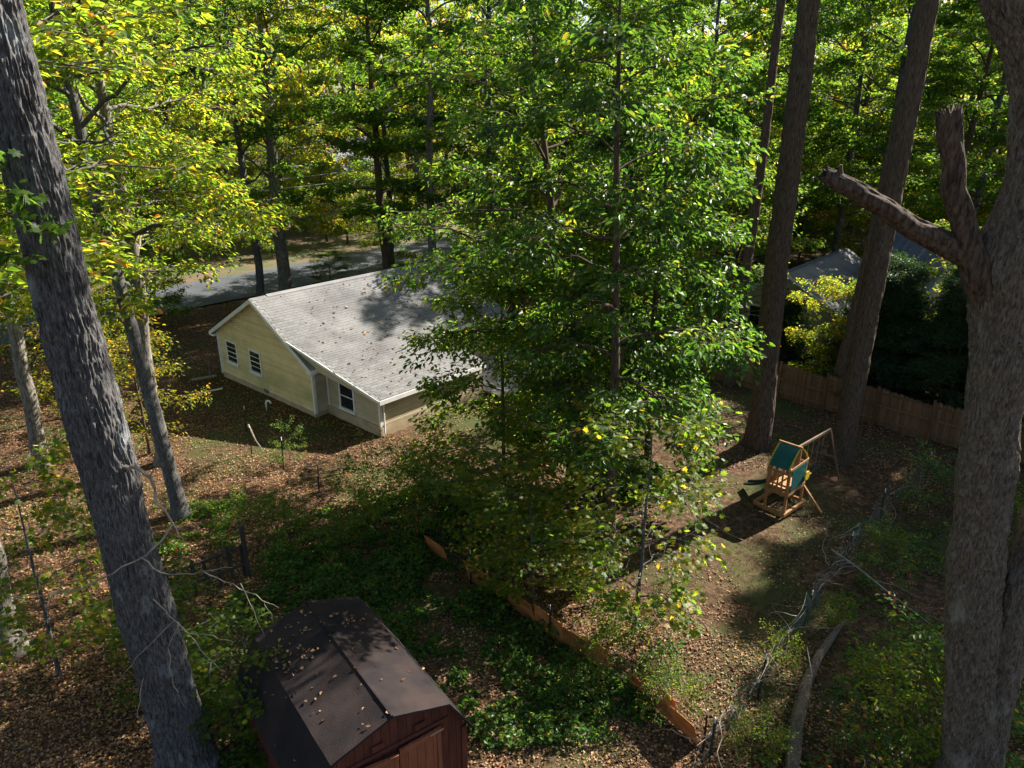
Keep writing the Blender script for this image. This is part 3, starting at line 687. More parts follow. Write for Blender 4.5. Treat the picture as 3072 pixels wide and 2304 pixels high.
# ------------------------------------------------------------------ play tower with swing beam
def playset():
    a = Vector((8.83, 23.01, 0)); u = Vector((.70, -.714, 0)).normalized(); v = Vector((.652, .758, 0)).normalized()
    root = empty('play_tower', a, math.atan2(u.y, u.x)); tag(root, 'wooden play tower with dark green canopy and swing beam', 'playset')
    w, d = .72, 1.22; hp, ht = .88, 1.82      # local x: across, y: away
    C = M['cedar']
    for x, y in ((0, 0), (w, 0), (0, d), (w, d)): MB().box((x - .045, y - .045, 0), (x + .045, y + .045, ht)).build('post', C, root, bevel=.008)
    for (p, q) in (((-.05, -.055, hp - .05), (w + .05, -.055, hp - .05)), ((-.05, d + .055, hp - .05), (w + .05, d + .055, hp - .05)), ((-.055, 0, hp - .05), (-.055, d, hp - .05)), ((w + .055, 0, hp - .05), (w + .055, d, hp - .05))):
        MB().bar(p, q, .02, .13).build('platform_beam', C, root)
    for k in range(8): MB().box((.046 if k in (0, 7) else -.04, .05 + k * .142, hp), (w - .046 if k in (0, 7) else w + .04, .05 + k * .142 + .12, hp + .025)).build('floor_board', C, root)
    for y in (-.055, d + .055): MB().bar((-.05, y, ht - .22), (w + .05, y, ht - .22), .02, .09).build('rail', C, root)
    MB().bar((w + .055, -.05, ht - .05), (w + .055, d + .05, ht - .05), .02, .07).build('rail', C, root)
    for x in (.2, .36, .52): MB().box((x - .03, -.05, hp + .03), (x + .03, -.03, ht - .2)).build('baluster', C, root)
    for y in (.3, .62): MB().box((-.055, y - .03, hp + .03), (-.035, y + .03, ht - .3)).build('baluster', C, root)
    MB().bar((-.055, -.05, ht - .3), (-.055, d, ht - .3), .02, .08).build('rail', C, root)
    g = MB(); g.prism([(w + .068, .1, hp + .04), (w + .068, d - .1, hp + .04), (w + .068, d - .08, ht - .09), (w + .068, .06, ht - .09)], (.006, 0, 0)); g.build('side_tarp', M['canvas_green'], root)
    # canopy: barrel sheet from the near rail over a ridge pole to the far rail
    def sheet(x0, x1, name, mat, lift=0.0):
        n = 14; vs = []; fs = []
        for i in range(n + 1):
            t = i / n; y = -.10 + (d + .20) * t; z = ht - .06 + .62 * (1 - abs(2 * t - 1) ** 1.45) + lift
            vs += [(x0, y, z), (x1, y, z)]
        for i in range(n): fs.append((2*i, 2*i+1, 2*i+3, 2*i+2))
        o = MB().add(vs, fs).build(name, mat, root); s = o.modifiers.new('t', 'SOLIDIFY'); s.thickness = .006; return o
    sheet(.015, w - .015, 'canopy', M['canvas_green']); sheet(-.04, .013, 'canopy_edge', M['canvas_yellow']); sheet(w - .013, w + .04, 'canopy_edge', M['canvas_yellow'])
    for x in (0.0, w): MB().bar((x, d / 2, hp), (x, d / 2, ht + .56), .06, .08).build('canopy_post', C, root)
    MB().bar((-.06, d / 2, ht + .58), (w + .06, d / 2, ht + .58), .04, .06).build('ridge_pole', C, root)
    # swing beam
    Mi = root.matrix_world if False else (Matrix.Translation(a) @ Matrix.Rotation(math.atan2(u.y, u.x), 4, 'Z')).inverted()
    L = lambda p: Mi @ Vector(p)
    b0, b1 = L((9.75, 23.35, 2.12)), L((11.75, 25.25, 2.02))
    MB().bar(b0, b1, .06, .09).build('swing_beam', M['cedar_grey'], root)
    for foot in ((12.25, 24.95, 0), (11.15, 26.0, 0)): MB().bar(b1 - Vector((0, 0, .02)), L(foot), .055, .055).build('beam_leg', M['cedar_grey'], root)
    MB().bar(L((12.02, 25.08, .95)), L((11.45, 25.6, .95)), .04, .07).build('cross_brace', M['cedar_grey'], root)
    MB().bar((w, d, hp - .1), L((10.72, 22.72, .0)), .06, .06).build('ladder_rail', C, root)
    # swings
    for t, seat in ((.45, 'plastic_yellow'), (.75, 'slide_green')):
        c = b0.lerp(b1, t); dr = (b1 - b0).normalized()
        for s in (-1, 1): MB().bar(c + dr * .2 * s, c + dr * .18 * s - Vector((0, 0, 1.35)), .014).build('swing_rope', M['wire'], root)
        q = c - Vector((0, 0, 1.37)); MB().bar(q - dr * .24, q + dr * .24, .16, .03).build('swing_seat', M[seat], root)
    # yellow steering disc on the far side
    k = MB(); cc = Vector((w + .12, d - .05, hp + .3)); k.tube([cc - Vector((.02, 0, 0)), cc + Vector((.02, 0, 0))], [.17, .17], 12); k.build('yellow_disc', M['plastic_yellow'], root)
    # slide to the left
    n = 10; vs = []; fs = []
    s0, s1 = Vector((-.05, d * .62, hp + .02)), Vector((-1.3, d * .85, .08))
    for i in range(n + 1):
        t = i / n; p = s0.lerp(s1, t); p.z = s0.z * (1 - t) + .08 * t - .10 * math.sin(math.pi * t); 
        for yy, zz in ((-.19, .09), (-.16, 0), (.16, 0), (.19, .09)): vs.append((p.x, p.y + yy, p.z + zz))
    for i in range(n):
        for j in range(3): fs.append((4*i+j, 4*i+4+j, 4*i+5+j, 4*i+1+j))
    o = MB().add(vs, fs).build('slide', M['slide_green'], root); s = o.modifiers.new('t', 'SOLIDIFY'); s.thickness = .02
    # sand box frame on the ground
    f = [(-.42, .05), (w + .02, -.10), (w + .1, d + .15), (-.35, d + .2)]
    for i in range(4):
        p, q = f[i], f[(i + 1) % 4]; MB().bar((p[0], p[1], .06), (q[0], q[1], .06), .09, .12).build('ground_beam', C, root)
playset()

# ------------------------------------------------------------------ leaves and trees
def leaf_arrays(P, D, N, L, wr, tint, shape='oval'):
    """P base (n,3), D dir, N normal; returns V, F(tris), tint per vertex"""
    n = len(P)
    D = D / (np.linalg.norm(D, axis=1)[:, None] + 1e-9)
    N = N - (N * D).sum(1)[:, None] * D; N /= np.linalg.norm(N, axis=1)[:, None] + 1e-9
    Sd = np.cross(D, N)
    if shape == 'diamond':   tab = [(0, 0, 0), (.45, .5, .10), (.45, -.5, .10), (1, 0, -.12)]; tri = [(0, 2, 3), (0, 3, 1)]
    elif shape == 'oval':    tab = [(0, 0, 0), (.32, .44, .09), (.32, -.44, .09), (.70, .38, .04), (.70, -.38, .04), (1, 0, -.16)]; tri = [(0, 3, 1), (0, 5, 3), (0, 2, 4), (0, 4, 5)]
    elif shape == 'star':    # maple-like
        tab = [(.35, 0, 0)]
        ang = [180, 150, 118, 95, 66, 45, 24, 10, 0, -10, -24, -45, -66, -95, -118, -150]
        rad = [.34, .50, .30, .55, .34, .56, .36, .48, .66, .48, .36, .56, .34, .55, .30, .50]
        for a_, r_ in zip(ang, rad): tab.append((.35 + r_ * math.cos(R(a_)), r_ * math.sin(R(a_)) * 1.05, -.10 * r_))
        tri = [(0, i + 1, (i + 1) % 16 + 1) for i in range(16)]
    tab = np.array(tab, float); k = len(tab)
    V = P[:, None, :] + L[:, None, None] * (tab[None, :, 0:1] * D[:, None, :] + (tab[None, :, 1:2] * wr) * Sd[:, None, :] + tab[None, :, 2:3] * N[:, None, :])
    F = (np.arange(n)[:, None, None] * k + np.array(tri)[None]).reshape(-1, 3)
    return V.reshape(-1, 3), F, np.repeat(tint, k)

def unit(rng, n):
    v = rng.normal(size=(n, 3)); return v / np.linalg.norm(v, axis=1)[:, None]

def curve(p0, p1, d0, n, rng, wob=.03):
    """quadratic from p0 to p1 leaving along d0"""
    L = np.linalg.norm(p1 - p0); c = p0 + d0 / np.linalg.norm(d0) * L * .5; t = np.linspace(0, 1, n)[:, None]
    P = (1 - t) ** 2 * p0 + 2 * t * (1 - t) * c + t ** 2 * p1
    J = rng.normal(size=(n, 3)) * wob * L; J[0] = 0; J[-1] = 0
    return P + J

def tree_geo(seed, H, r0, cb, cr, path=None, nprim=15, nsec=7, ntw=6, nleaf=26, leaf=.15, shape='diamond', prof='round', rise=.35, wr=.55,
             tint=(.35, .22), gap=.25, ksides=12, flare=.35, trunk_rings=18, droop=.0, leaf_tilt=.45, top=True, keep=None, tw_len=(.45, .95), sec_len=.5):
    rng = np.random.default_rng(seed)
    nz = trunk_rings; zz = np.linspace(0, 1, nz) ** 1.15 * (H + .3) - .3
    if path is None:
        off = np.cumsum(rng.normal(size=(nz, 2)) * .035 * H / nz, axis=0) * 1.5; off -= off[0]
    else:
        pz = np.array([p[2] for p in path]); off = np.stack([np.interp(zz, pz, [p[i] for p in path]) for i in (0, 1)], 1)
    P = np.concatenate([off, zz[:, None]], 1)
    rr = r0 * np.clip(1 - zz / H, .03, 1) ** .62 * (1 + flare * np.exp(-(zz + .3) / .45) * 1.3)
    VV, FF = [], []; nv = 0
    def addtube(Pt, rad, k):
        nonlocal nv
        V, F = tube(Pt, rad, k); VV.append(V); FF.append(F + nv); nv += len(V)
    addtube(P, rr, ksides)
    LP, LD, LN, LL, LT = [], [], [], [], []
    ga = rng.uniform(0, 6.28)
    for i in range(nprim):
        f = (i + rng.uniform(.1, .9)) / nprim
        z = cb + (H * .97 - cb) * f; 
        p0 = np.array([np.interp(z, zz, P[:, 0]), np.interp(z, zz, P[:, 1]), z]); rt = np.interp(z, zz, rr)
        if prof == 'round': L = cr * (math.sin(math.pi * min(1, .18 + .80 * f)) ** .6)
        elif prof == 'cone': L = cr * (1.05 - f)
        else: L = cr * (.7 + .3 * math.sin(math.pi * f))
        L *= rng.uniform(.72, 1.12); L = max(L, .5)
        az = ga + i * 2.399 + rng.uniform(-.4, .4)
        h = np.array([math.cos(az), math.sin(az), 0]); up = rise * rng.uniform(.2, 1.7) * (.55 + .9 * f) + rng.uniform(-.15, .15)
        p1 = p0 + h * L + np.array([0, 0, L * (up - droop)])
        C = curve(p0, p1, h + np.array([0, 0, up * 1.8 + .25]), 7, rng, .02)
        rp = min(rt * .5, .035 + .012 * L) ; addtube(C, np.linspace(rp, rp * .22, 7), 6)
        for j in range(nsec):
            t = .22 + .78 * (j + rng.uniform(0, 1)) / nsec; q0 = np.array([np.interp(t * 6, range(7), C[:, a]) for a in range(3)])
            tang = C[min(6, int(t * 6) + 1)] - C[int(t * 6) if int(t * 6) < 6 else 5]; tang /= np.linalg.norm(tang) + 1e-9
            sgn = 1 if (j % 2) else -1; an = sgn * rng.uniform(.5, 1.15); ca, sa = math.cos(an), math.sin(an)
            dh = np.array([tang[0] * ca - tang[1] * sa, tang[0] * sa + tang[1] * ca, tang[2] * .5 + rng.uniform(-.15, .25) - droop * .5])
            l2 = L * sec_len * (1.15 - .75 * t) * rng.uniform(.7, 1.2) + .35
            if rng.random() < gap * .6: continue
            q1 = q0 + dh / np.linalg.norm(dh) * l2; C2 = curve(q0, q1, tang + dh, 5, rng, .03)
            if keep is not None and not keep(q1): continue
            addtube(C2, np.linspace(rp * .38, rp * .10, 5), 4)
            for k in range(ntw):
                s = .2 + .8 * (k + rng.uniform(0, 1)) / ntw
                w0 = np.array([np.interp(s * 4, range(5), C2[:, a]) for a in range(3)])
                if rng.random() < gap: continue
                an = (1 if k % 2 else -1) * rng.uniform(.3, 1.1); d2 = C2[-1] - C2[0]; d2 /= np.linalg.norm(d2) + 1e-9; ca, sa = math.cos(an), math.sin(an)
                dw = np.array([d2[0] * ca - d2[1] * sa, d2[0] * sa + d2[1] * ca, d2[2] * .4 + rng.uniform(-.55, .42) - droop]); dw /= np.linalg.norm(dw) + 1e-9
                lw = rng.uniform(*tw_len); w1 = w0 + dw * lw
                addtube(np.stack([w0, w0 + dw * lw * .5 + rng.normal(size=3) * .02, w1]), np.array([.010, .007, .003]) * (1 + L * .06), 3)
                m = nleaf; tt = rng.uniform(.12, 1.05, m)[:, None]; side = np.cross(dw, [0, 0, 1.0]); side /= np.linalg.norm(side) + 1e-9
                lat = rng.normal(size=(m, 1)) * .24 * lw
                pos = w0 + dw * lw * tt + side * lat + np.stack([rng.normal(size=m) * .07, rng.normal(size=m) * .07, rng.normal(size=m) * .11 - np.abs(lat[:, 0]) * .2], 1)
                dd = dw * .6 + side * np.sign(lat) * rng.uniform(.2, 1.0, (m, 1)) + rng.normal(size=(m, 3)) * .25 + np.array([0, 0, -.22])
                nn_ = np.array([0, 0, 1.0]) + rng.normal(size=(m, 3)) * leaf_tilt
                LP.append(pos); LD.append(dd); LN.append(nn_); LL.append(leaf * rng.uniform(.65, 1.25, m)); LT.append(np.clip(rng.normal(tint[0], tint[1], m) + rng.normal(0, .07), 0, 1))
    tv = np.concatenate(VV); tf = np.concatenate(FF)
    lv, lf, lt = leaf_arrays(np.concatenate(LP), np.concatenate(LD), np.concatenate(LN), np.concatenate(LL), wr, np.concatenate(LT), shape)
    return tv, tf, lv, lf, lt

def tree_meshes(name, bark, leafm, **kw):
    tv, tf, lv, lf, lt = tree_geo(**kw)
    return mesh_np(name + '_trunk', tv, tf, M[bark], True), mesh_np(name + '_crown', lv, lf, M[leafm], False, {'tint': lt})

def plant_tree(name, meshes, loc, rz=0, sc=(1, 1, 1), label=None, cat='tree', group=None, parts=('trunk', 'crown')):
    root = empty(name, loc, rz); root.scale = sc
    for pn, me in zip(parts, meshes): link(pn, me, root)
    tag(root, label, cat, group); return root

# --- prototypes shared by the wood
PT = {}
PT['tall_a'] = tree_meshes('tall_a', 'bark_brown', 'leaf_yellow', seed=11, H=25, r0=.34, cb=6, cr=5.4, nprim=27, nsec=9, ntw=7, nleaf=18, leaf=.27, tint=(.24, .22), gap=.26, leaf_tilt=.65, wr=.62)
PT['tall_b'] = tree_meshes('tall_b', 'bark_grey', 'leaf_yellow', seed=12, H=24, r0=.30, cb=5, cr=5.2, nprim=27, nsec=9, ntw=7, nleaf=18, leaf=.25, tint=(.20, .20), gap=.26, leaf_tilt=.65, wr=.62)
PT['tall_c'] = tree_meshes('tall_c', 'bark_pale', 'leaf_yellow', seed=13, H=27, r0=.36, cb=9, cr=5.8, nprim=24, nsec=9, ntw=7, nleaf=18, leaf=.28, tint=(.42, .24), gap=.26, leaf_tilt=.65, wr=.62)
PT['under_a'] = tree_meshes('under_a', 'bark_brown', 'leaf_green', seed=14, H=9.5, r0=.10, cb=1.0, cr=3.2, nprim=22, nsec=7, ntw=6, nleaf=20, leaf=.19, tint=(.58, .22), leaf_tilt=.65, wr=.6)
PT['under_b'] = tree_meshes('under_b', 'bark_brown', 'leaf_yellow', seed=15, H=8, r0=.09, cb=.8, cr=3.0, nprim=20, nsec=7, ntw=6, nleaf=20, leaf=.18, tint=(.52, .22), leaf_tilt=.65, wr=.6)
PT['gold'] = tree_meshes('gold', 'bark_brown', 'leaf_gold', seed=16, H=6.5, r0=.08, cb=1.0, cr=2.3, nprim=15, nsec=6, ntw=5, nleaf=13, leaf=.17, shape='oval', tint=(.20, .26), gap=.42, leaf_tilt=.6)
PT['shrub'] = tree_meshes('shrub', 'bark_brown', 'leaf_green', seed=17, H=2.1, r0=.022, cb=.08, cr=1.2, nprim=13, nsec=5, ntw=4, nleaf=11, leaf=.13, shape='oval', tint=(.56, .24), rise=1.0, prof='round', leaf_tilt=.6, flare=0, tw_len=(.2, .5), gap=.3, sec_len=.7)
PT['shrub_b'] = tree_meshes('shrub_b', 'bark_brown', 'leaf_ivy', seed=27, H=1.7, r0=.020, cb=.05, cr=1.3, nprim=11, nsec=5, ntw=4, nleaf=11, leaf=.14, shape='oval', tint=(.48, .26), rise=.8, prof='column', leaf_tilt=.6, flare=0, tw_len=(.2, .5), gap=.34, sec_len=.75)
PT['cedar'] = tree_meshes('cedar', 'bark_brown', 'leaf_cedar', seed=18, H=6.2, r0=.10, cb=.3, cr=2.2, nprim=44, nsec=8, ntw=7, nleaf=22, leaf=.15, tint=(.45, .25), rise=.35, prof='cone', leaf_tilt=.9, wr=.34, tw_len=(.25, .5), gap=.1)

# --- large near trunks with furrowed bark
def vnoise(rng, nt, nz, th, z):
    """periodic value noise; th in [0,1), z in [0,1]"""
    g = rng.random((nt, nz + 2)); a = th * nt; b = z * nz
    i0 = np.floor(a).astype(int); j0 = np.clip(np.floor(b).astype(int), 0, nz); fa = a - i0; fb = b - j0
    fa = fa * fa * (3 - 2 * fa); fb = fb * fb * (3 - 2 * fb); i1 = (i0 + 1) % nt; i0 = i0 % nt
    return (g[i0, j0] * (1 - fa) + g[i1, j0] * fa) * (1 - fb) + (g[i0, j0 + 1] * (1 - fa) + g[i1, j0 + 1] * fa) * fb

def furrowed(path, radii, seed, nth=170, nring=300, depth=.028, cells=34, zcell=.42, lump=.05, endcap=False, stretch_rows=True):
    rng = np.random.default_rng(seed); path = np.array(path, float); radii = np.array(radii, float)
    d = np.concatenate([[0], np.cumsum(np.linalg.norm(np.diff(path, axis=0), axis=1))]); Lt = d[-1]; s = np.linspace(0, Lt, nring)
    # smooth interpolation
    def ip(y):
        x = np.interp(s, d, y); k = max(3, nring // (len(d) * 3)) | 1; pad = np.pad(x, k // 2, mode='edge'); x2 = np.convolve(pad, np.ones(k) / k, 'valid'); w = np.minimum(1, np.minimum(np.arange(nring), np.arange(nring)[::-1]) / k); return x * (1 - w) + x2 * w
    P = np.stack([ip(path[:, i]) for i in range(3)], 1); rad = ip(radii)
    T, X, Y = frames(P); th = np.linspace(0, 1, nth, endpoint=False)
    TH, SS = np.meshgrid(th, s / Lt); nzc = max(4, int(Lt / zcell))
    warp = (vnoise(rng, 9, max(3, nzc // 2), TH, SS) - .5) * 2.2 / cells
    n1 = vnoise(rng, cells, nzc, (TH + warp) % 1, SS); n2 = vnoise(rng, cells * 2, nzc * 3, (TH + warp * .7) % 1, SS); n3 = vnoise(rng, 5, max(3, nzc // 4), TH, SS)
    rid = 1 - np.abs(2 * n1 - 1) * 1.5; disp = depth * (rid * .75 + (n2 - .5) * .7) + lump * (n3 - .5)
    rr = rad[:, None] + disp * np.minimum(1, rad[:, None] / .3)
    V = P[:, None, :] + rr[:, :, None] * (np.cos(2 * np.pi * TH)[:, :, None] * X[:, None, :] + np.sin(2 * np.pi * TH)[:, :, None] * Y[:, None, :])
    i = np.arange(nring - 1)[:, None] * nth; j = np.arange(nth)[None, :]; j2 = (j + 1) % nth
    F = np.stack([i + j, i + j2, i + nth + j2, i + nth + j], -1).reshape(-1, 4)
    V = V.reshape(-1, 3)
    if endcap:   # jagged broken end: fan to a sunk centre
        rngc = np.random.default_rng(seed + 5); V[-nth:] += T[-1] * (rngc.random((nth, 1)) * rad[-1] * .9); c = P[-1] - T[-1] * rad[-1] * .5
        V = np.concatenate([V, c[None]]); e = (nring - 1) * nth; ci = len(V) - 1
        F = np.concatenate([F, np.stack([e + j[0], e + j2[0], np.full(nth, ci), np.full(nth, ci)], 1)])
    return V, F
def tri_fix(F):  # quads with a repeated last vertex become proper triangles + quads
    return F

def mesh_mixed(name, V, F, mat, smooth=True):
    me = bpy.data.meshes.new(name)
    fs = [tuple(f[:3]) if f[2] == f[3] else tuple(f) for f in F.tolist()]
    me.from_pydata(V.tolist(), [], fs); me.update(); me.materials.append(mat)
    if smooth: me.polygons.foreach_set('use_smooth', [True] * len(me.polygons))
    return me

def sprig(P0, dirs, n, seed, leaf, shape, tint, spread=.35, wr=.9, tilt=.5):
    """leaves about a list of twig polylines"""
    rng = np.random.default_rng(seed); pos, dd, nn = [], [], []
    for pl in dirs:
        pl = np.array(pl, float); k = n
        t = rng.uniform(0.1, len(pl) - 1, k); i = np.minimum(t.astype(int), len(pl) - 2); f = (t - i)[:, None]
        p = pl[i] * (1 - f) + pl[i + 1] * f
        dv = pl[i + 1] - pl[i]; dv /= np.linalg.norm(dv, axis=1)[:, None] + 1e-9
        r = unit(rng, k); r[:, 2] *= .5
        pos.append(p + r * rng.uniform(.02, spread, (k, 1))); dd.append(dv * .4 + r + np.array([0, 0, -.3])); nn.append(np.array([0, -.25, 1.0]) + rng.normal(size=(k, 3)) * tilt)
    pos = np.concatenate(pos); m = len(pos)
    return leaf_arrays(pos, np.concatenate(dd), np.concatenate(nn), leaf * rng.uniform(.6, 1.2, m), wr, np.clip(rng.normal(tint[0], tint[1], m), 0, 1), shape)

def left_giant():
    b = np.array([-7.03, 12.12]); root = empty('furrowed_tree', (b[0], b[1], 0)); tag(root, 'huge furrowed grey trunk leaning across the left foreground', 'tree')
    z = [-.2, .6, 2, 5, 8, 11, 14, 18, 23]; x = [.08, .06, .0, -.16, -.30, -.40, -.46, -.55, -.7]; y = [0] * 9; r = [.70, .54, .47, .44, .42, .39, .345, .28, .14]
    V, F = furrowed(list(zip(x, y, z)), r, 21, nth=300, nring=520, depth=.055, cells=60, zcell=.26, lump=.09)
    link('trunk', mesh_np('furrowed_trunk', V, F, M['bark_grey'], True), root)
    # crown far above the frame, shared generator
    tv, tf, lv, lf, lt = tree_geo(seed=31, H=11, r0=.22, cb=2.0, cr=5.0, nprim=14, nsec=7, ntw=5, nleaf=18, leaf=.2, tint=(.45, .2), path=[(0, 0, 0), (0, 0, 11)])
    up = np.array([-.55, 0, 18.5]); link('upper_limb', mesh_np('upper_limb', tv + up, tf, M['bark_grey'], True), root); link('crown', mesh_np('crown', lv + up, lf, M['leaf_green'], False, {'tint': lt}), root)
    rng = np.random.default_rng(2)
    # dead snag with hanging twigs on its right side, around z 7
    def twig(pts, r): return MB().tube(pts, list(np.linspace(r, r * .25, len(pts))), 5)
    d = MB()
    def T(pts, r):
        r *= .75; p = np.array(pts); t = np.linspace(0, len(p) - 1, len(p) * 3); q = np.stack([np.interp(t, range(len(p)), p[:, a]) for a in range(3)], 1); q[1:-1] += rng.normal(size=(len(q) - 2, 3)) * .018
        d.tube(q, list(np.linspace(r, max(.004, r * .2), len(q))), 5)
    T([(.45, -.2, 7.35), (.75, -.3, 7.35), (.95, -.35, 7.2), (1.0, -.35, 6.7), (1.25, -.4, 6.2), (1.35, -.4, 5.9)], .06)
    T([(.95, -.35, 7.2), (1.15, -.5, 7.5)], .03); T([(1.2, -.4, 6.3), (.9, -.7, 5.9), (.3, -.95, 5.65), (-.4, -.95, 5.3), (-1.0, -.9, 5.15), (-1.7, -.9, 5.1)], .028)
    T([(.5, -.4, 5.6), (.9, -.45, 5.25), (1.5, -.45, 5.3), (2.2, -.5, 5.45)], .02); T([(1.6, -.45, 5.35), (2.1, -.5, 5.1), (2.6, -.5, 4.8), (2.95, -.5, 4.55)], .016)
    T([(2.3, -.5, 5.1), (2.5, -.5, 4.3), (2.6, -.5, 3.9)], .012); T([(2.7, -.5, 4.7), (2.8, -.5, 4.25)], .010)
    T([(.52, -.3, 4.6), (.9, -.4, 4.2), (1.3, -.5, 3.7), (1.7, -.55, 3.1)], .018); T([(.95, -.4, 4.15), (.75, -.5, 3.7), (.7, -.55, 2.9), (.85, -.55, 2.2)], .014); T([(.9, -.4, 4.2), (.3, -.85, 3.7), (-.2, -.95, 3.1)], .012)
    T([(1.0, -.42, 4.0), (1.6, -.5, 3.9), (2.0, -.5, 3.75)], .010); T([(.2, -.62, 3.0), (.05, -.8, 2.4), (.1, -.85, 1.9)], .010)
    do = d.build('dead_twig', M['stick'], root); do.location = (-.28, 0, 0)
    # leafy sprouts
    tw = []; s = MB()
    for c in ((-.7, -.5, 12.6), (-.3, -.5, 12.1), (-.1, -.4, 11.5), (-.75, -.5, 11.2)):
        for k in range(5):
            a = rng.uniform(-2.6, -.5); L = rng.uniform(.35, .75); p = np.array(c); q = p + np.array([math.cos(a) * L, math.sin(a) * L, rng.uniform(-.25, .3)]); tw.append([p, (p + q) / 2 + np.array([0, 0, .06]), q]); s.tube(tw[-1], [.01, .008, .004], 4)
    s.build('sprout_twig', M['bark_brown'], root)
    V, F, t = sprig(None, tw, 9, 5, .17, 'star', (.35, .2), spread=.22); link('sprout_leaves', mesh_np('sprout_leaves', V, F, M['leaf_green'], False, {'tint': t}), root)
    return root
left_giant()

def right_giant():
    y0 = 11.0
    # axis points traced as real positions in a slightly leaning stem
    root = empty('broken_oak', (8.6, 11.2, 0)); tag(root, 'massive grey double trunk with two broken dead limbs at the right edge', 'tree')
    o = np.array([8.6, 11.2, 0])
    A = np.array([(9.2, 11.2, -.3), (9.08, 11.1, .5), (8.86, 11.0, 1.6), (8.54, 11, 3.1), (8.16, 11, 5.2), (7.88, 11, 6.8), (7.66, 11, 8.7), (7.50, 11, 10.1), (7.36, 11, 10.9), (7.26, 11, 11.3), (7.33, 11, 11.9), (7.34, 11, 12.6), (7.27, 11, 13.3), (7.12, 11, 13.75), (6.8, 11, 14.3), (6.5, 11.1, 14.8), (6.3, 11.2, 16.5), (6.3, 11.3, 19), (6.4, 11.3, 23)])
    rA = [.85, .60, .46, .41, .40, .40, .395, .41, .44, .43, .35, .30, .28, .28, .28, .28, .25, .2, .1]
    V, F = furrowed(A - o, rA, 41, nth=240, nring=520, depth=.055, cells=34, zcell=.22, lump=.12)
    link('trunk', mesh_np('oak_trunk', V, F, M['bark_oak'], True), root)
    B = np.array([(9.25, 11.15, -.3), (9.12, 11.1, 1.4), (8.98, 11.05, 3.0), (8.88, 11.0, 4.6), (8.92, 11.0, 6.2), (9.05, 11.1, 8.3), (9.5, 11.2, 13), (10.0, 11.2, 20)]); V, F = furrowed(B - o, [.5, .40, .36, .34, .31, .28, .24, .1], 43, nth=130, nring=300, depth=.045, cells=24, zcell=.26); link('second_trunk', mesh_np('oak_trunk_b', V, F, M['bark_oak'], True), root)
    # broken limb to the left
    L1 = np.array([(7.2, 11.0, 11.0), (6.85, 11.0, 11.24), (6.33, 11.0, 11.47), (5.84, 10.97, 11.70), (5.34, 10.95, 12.0), (4.92, 10.95, 12.22), (4.57, 10.95, 12.38), (4.42, 10.95, 12.46)])
    V, F = furrowed(L1 - o, [.26, .19, .15, .14, .145, .13, .11, .085], 44, nth=90, nring=150, depth=.06, cells=12, zcell=.5, lump=.10, endcap=True); link('broken_limb', mesh_mixed('broken_limb', V, F, M['bark_dead']), root)
    st = MB(); st.tube([(4.62 - o[0], 10.93 - o[1], 12.4), (4.60 - o[0], 10.9 - o[1], 12.6)], [.06, .02], 6); st.build('splinter', M['bark_dead'], root)
    L2 = np.array([(7.15, 11.0, 10.8), (6.75, 10.97, 11.3), (6.48, 10.95, 11.85), (6.25, 10.92, 12.25), (6.2, 10.92, 12.6), (6.06, 10.92, 12.95), (5.98, 10.92, 13.25)])
    V, F = furrowed(L2 - o, [.28, .19, .155, .145, .135, .145, .15], 45, nth=90, nring=140, depth=.06, cells=11, zcell=.6, lump=.10, endcap=True); link('broken_limb', mesh_mixed('broken_limb_b', V, F, M['bark_dead']), root)
    tv, tf, lv, lf, lt = tree_geo(seed=33, H=10, r0=.2, cb=1.5, cr=5.0, nprim=13, nsec=7, ntw=5, nleaf=16, leaf=.2, tint=(.5, .2), path=[(0, 0, 0), (0, 0, 10)])
    up = np.array([6.45, 11.3, 19]) - o; link('upper_limb', mesh_np('upper_limb', tv + up, tf, M['bark_oak'], True), root); link('crown', mesh_np('crown', lv + up, lf, M['leaf_green'], False, {'tint': lt}), root)
right_giant()

def pole_tree(name, base, topx, r0, r1, Ht, label, seed, bark='bark_brown', crown='tall_a', crown_s=.8, nth=72, nring=200):
    root = empty(name, (base[0], base[1], 0)); tag(root, label, 'tree')
    rng = np.random.default_rng(seed); n = 9; z = np.array([-.2, .5, 1.6, 4, 8, 12, 16, 20, Ht]); f = z / Ht
    x = topx * np.clip(f, 0, 1) + rng.normal(size=n) * .04; y = rng.normal(size=n) * .04
    r = np.interp(z, [0, .5, 1.6, Ht], [r0 * 1.35, r0 * 1.12, r0, r1])
    V, F = furrowed(np.stack([x, y, z], 1), r, seed, nth=nth, nring=nring, depth=.045, cells=24, zcell=.5, lump=.05)
    link('trunk', mesh_np(name + '_trunk', V, F, M[bark], True), root)
    tv, tf, lv, lf, lt = tree_geo(seed=seed + 50, H=10, r0=r1 * 1.05, cb=.8, cr=4.6, nprim=7, nsec=6, ntw=5, nleaf=14, leaf=.24, tint=(.5, .22), gap=.4, flare=0, path=[(0, 0, 0), (0, 0, 10)])
    up = np.array([topx, 0, Ht - .6]); link('upper_limb', mesh_np('upper_limb', tv + up, tf, M[bark], True), root); link('crown', mesh_np('crown', lv + up, lf, M['leaf_yellow'], False, {'tint': lt}), root)
    return root
pole_tree('poplar_tree', (10.2, 28.2), -.25, .45, .31, 20, 'tall straight trunk behind the play tower, left of the pair', 61)
pole_tree('poplar_tree', (13.15, 27.0), .35, .40, .28, 20, 'tall straight trunk leaning right behind the play tower, right of the pair', 62)
pole_tree('poplar_tree', (15.1, 32.2), .9, .34, .2, 20, 'slimmer dark trunk standing at the fence between the two thick trunks', 63, nth=48, nring=120)
